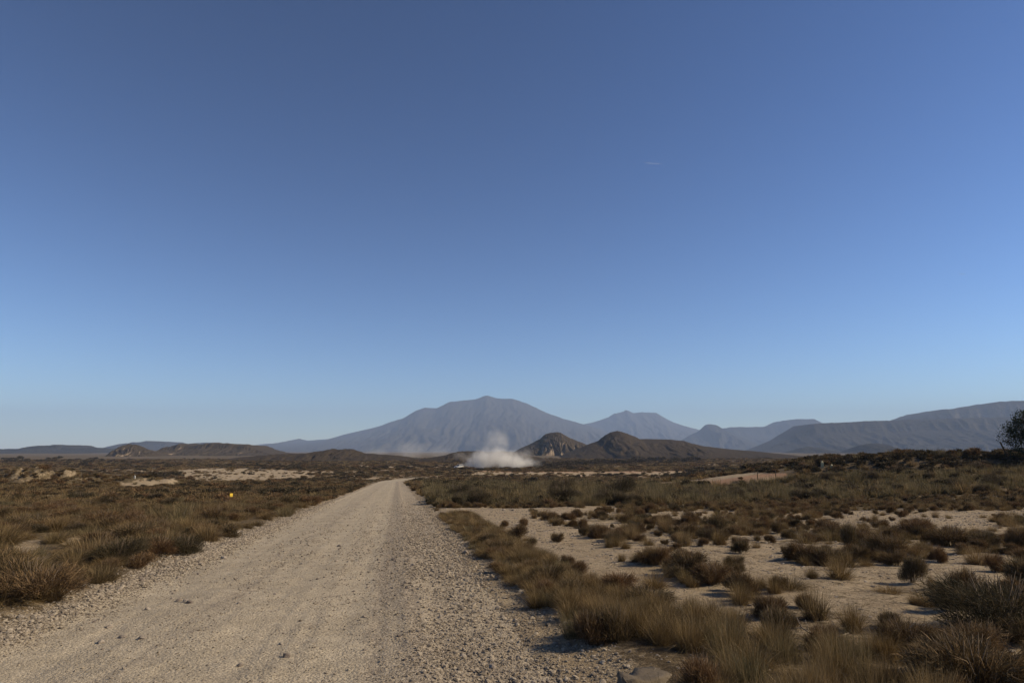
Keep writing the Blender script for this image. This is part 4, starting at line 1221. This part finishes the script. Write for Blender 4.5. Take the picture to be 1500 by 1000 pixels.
# ------------------------------------------------------------------ dust
def dust(name, loc, size, dens, puffs, label, col=(0.97, 0.94, 0.89)):
    """a closed box of dusty air whose density is the sum of soft puffs broken up by noise"""
    bm = bmesh.new(); box(bm, 0, 0, size[2] / 2, *size)
    me = bpy.data.meshes.new(name); bm.to_mesh(me); bm.free()
    mt = bpy.data.materials.new(name); mt.use_nodes = True; t = mt.node_tree; t.nodes.clear()
    N = t.nodes.new; L = t.links.new
    out = N('ShaderNodeOutputMaterial'); pv = N('ShaderNodeVolumePrincipled')
    pv.inputs['Color'].default_value = col + (1,); pv.inputs['Anisotropy'].default_value = 0.0
    tc = N('ShaderNodeTexCoord')
    wn = N('ShaderNodeTexNoise'); wn.inputs['Scale'].default_value = 0.16; wn.inputs['Detail'].default_value = 4
    L(tc.outputs['Object'], wn.inputs['Vector'])
    wv = N('ShaderNodeVectorMath'); wv.operation = 'MULTIPLY_ADD'
    L(wn.outputs['Color'], wv.inputs[0]); wv.inputs[1].default_value = (11, 7, 8); wv.inputs[2].default_value = (-5.5, -3.5, -4)
    pvct = N('ShaderNodeVectorMath'); pvct.operation = 'ADD'; L(tc.outputs['Object'], pvct.inputs[0]); L(wv.outputs[0], pvct.inputs[1])
    acc = None
    for (cx, cy, cz, rx, ry, rz, a) in puffs:
        s1 = N('ShaderNodeVectorMath'); s1.operation = 'SUBTRACT'; L(pvct.outputs[0], s1.inputs[0]); s1.inputs[1].default_value = (cx, cy, cz)
        s2 = N('ShaderNodeVectorMath'); s2.operation = 'DIVIDE'; L(s1.outputs[0], s2.inputs[0]); s2.inputs[1].default_value = (rx, ry, rz)
        ln = N('ShaderNodeVectorMath'); ln.operation = 'LENGTH'; L(s2.outputs[0], ln.inputs[0])
        mr = N('ShaderNodeMapRange'); mr.interpolation_type = 'SMOOTHSTEP'; L(ln.outputs['Value'], mr.inputs['Value'])
        mr.inputs['From Min'].default_value = 1.0; mr.inputs['From Max'].default_value = 0.0; mr.inputs['To Min'].default_value = 0; mr.inputs['To Max'].default_value = a
        if acc is None: acc = mr.outputs[0]
        else:
            ad = N('ShaderNodeMath'); ad.operation = 'ADD'; L(acc, ad.inputs[0]); L(mr.outputs[0], ad.inputs[1]); acc = ad.outputs[0]
    n2 = N('ShaderNodeTexNoise'); n2.inputs['Scale'].default_value = 0.30; n2.inputs['Detail'].default_value = 7; n2.inputs['Roughness'].default_value = 0.62
    L(tc.outputs['Object'], n2.inputs['Vector'])
    r2 = N('ShaderNodeMapRange'); L(n2.outputs['Fac'], r2.inputs['Value']); r2.inputs['From Min'].default_value = .33; r2.inputs['From Max'].default_value = .65
    r2.inputs['To Min'].default_value = .12; r2.inputs['To Max'].default_value = 1.35
    mu = N('ShaderNodeMath'); mu.operation = 'MULTIPLY'; L(acc, mu.inputs[0]); L(r2.outputs[0], mu.inputs[1])
    m3 = N('ShaderNodeMath'); m3.operation = 'MULTIPLY'; L(mu.outputs[0], m3.inputs[0]); m3.inputs[1].default_value = dens
    L(m3.outputs[0], pv.inputs['Density']); L(pv.outputs[0], out.inputs['Volume'])
    me.materials.append(mt)
    o = link(bpy.data.objects.new(name, me)); o.location = loc
    tag(o, label, kind='stuff')
    return o
k = CY / 1000.0       # metres per picture pixel there
sx = CX
def puff(u, v, ru, rv, rd, a):
    return ((u - 672) * k + 0.0, 0.0, (686 - v) * k, ru * k, rd, rv * k, a)
puffs = [puff(706, 675, 26, 19, 7, .9), puff(738, 676, 38, 18, 8, .85), puff(762, 680, 24, 10, 7, .7), puff(694, 683, 20, 9, 5, .6),
         puff(726, 655, 28, 26, 7, .10), puff(748, 668, 46, 13, 7, .25), puff(714, 666, 30, 16, 6, .22), puff(730, 640, 20, 18, 6, .09), puff(690, 668, 34, 12, 7, .12), puff(775, 676, 26, 10, 7, .25)]
pu0 = 60 * k
puffs = [(a - pu0, b, c_, d, e, f, g) for a, b, c_, d, e, f, g in puffs]
dust('dust_cloud', (CX + pu0, CY + 10.0, float(ground(CX + pu0, CY + 10)) + 0.05), (180 * k, 26, 66 * k), 0.62, puffs, 'pale dust cloud billowing behind the white car')
k2 = 0.62
dust('dust_cloud', ((595 - 750) * k2, 620, -5.0), (150 * k2, 60, 40 * k2), 0.016,
     [(5, 0, 6, 32 * k2, 26, 20 * k2, 1.0), (-25, 0, 4, 30 * k2, 24, 12 * k2, .7), (30, 0, 5, 30 * k2, 24, 12 * k2, .6)], 'thin drifting dust veil before the foot of the mountain')

# ------------------------------------------------------------------ contrails
mt = bpy.data.materials.new('contrail'); mt.use_nodes = True; t = mt.node_tree; t.nodes.clear()
out = t.nodes.new('ShaderNodeOutputMaterial'); df = t.nodes.new('ShaderNodeBsdfDiffuse'); df.inputs[0].default_value = (.9, .9, .92, 1)
tp = t.nodes.new('ShaderNodeBsdfTransparent'); mx = t.nodes.new('ShaderNodeMixShader'); mx.inputs[0].default_value = 0.09
t.links.new(tp.outputs[0], mx.inputs[1]); t.links.new(df.outputs[0], mx.inputs[2]); t.links.new(mx.outputs[0], out.inputs['Surface'])
def contrail(u0, v0, u1, v1, D, wpx, label):
    a = np.array([slope(u0, v0)[0] * D, D, CAM_Z + slope(u0, v0)[1] * D]); b = np.array([slope(u1, v1)[0] * D, D * 1.03, CAM_Z + slope(u1, v1)[1] * D * 1.03])
    V = []; Fc = []; n = 9; r = wpx * D / 1000 / 2
    pts = [a + (b - a) * q / (n - 1) - a for q in range(n)]
    tube(V, Fc, pts, [r * .15] + [r * (0.6 + .4 * math.sin(3.1 * q / n)) for q in range(1, n - 1)] + [r * .15], 8)
    o = link(bpy.data.objects.new('contrail', mesh_np('contrail', V, Fc, [mt]))); o.location = tuple(a)
    tag(o, label, 'contrail')
contrail(943, 238.6, 977, 240.6, 15000, 1.3, 'faint short contrail high in the sky above the twin topped mountain')
contrail(1404, 401.6, 1433, 401.3, 15000, 1.3, 'faint short contrail lower in the sky at the right')

# ------------------------------------------------------------------ haze
bm = bmesh.new(); box(bm, 0, 0, 0, 2, 2, 2)
me = bpy.data.meshes.new('haze'); bm.to_mesh(me); bm.free()
mh = bpy.data.materials.new('haze'); mh.use_nodes = True; t = mh.node_tree; t.nodes.clear()
out = t.nodes.new('ShaderNodeOutputMaterial'); pv = t.nodes.new('ShaderNodeVolumePrincipled')
pv.inputs['Color'].default_value = (0.49, 0.64, 0.91, 1); pv.inputs['Density'].default_value = 0.000115; pv.inputs['Anisotropy'].default_value = 0.0
t.links.new(pv.outputs[0], out.inputs['Volume']); me.materials.append(mh)
hz = link(bpy.data.objects.new('haze', me)); hz.location = (0, 0, 330); hz.scale = (12600, 12600, 390)
tag(hz, 'thin blue haze over the plain', kind='stuff')
print('plants', len(plants), 'single', int(single.sum()))
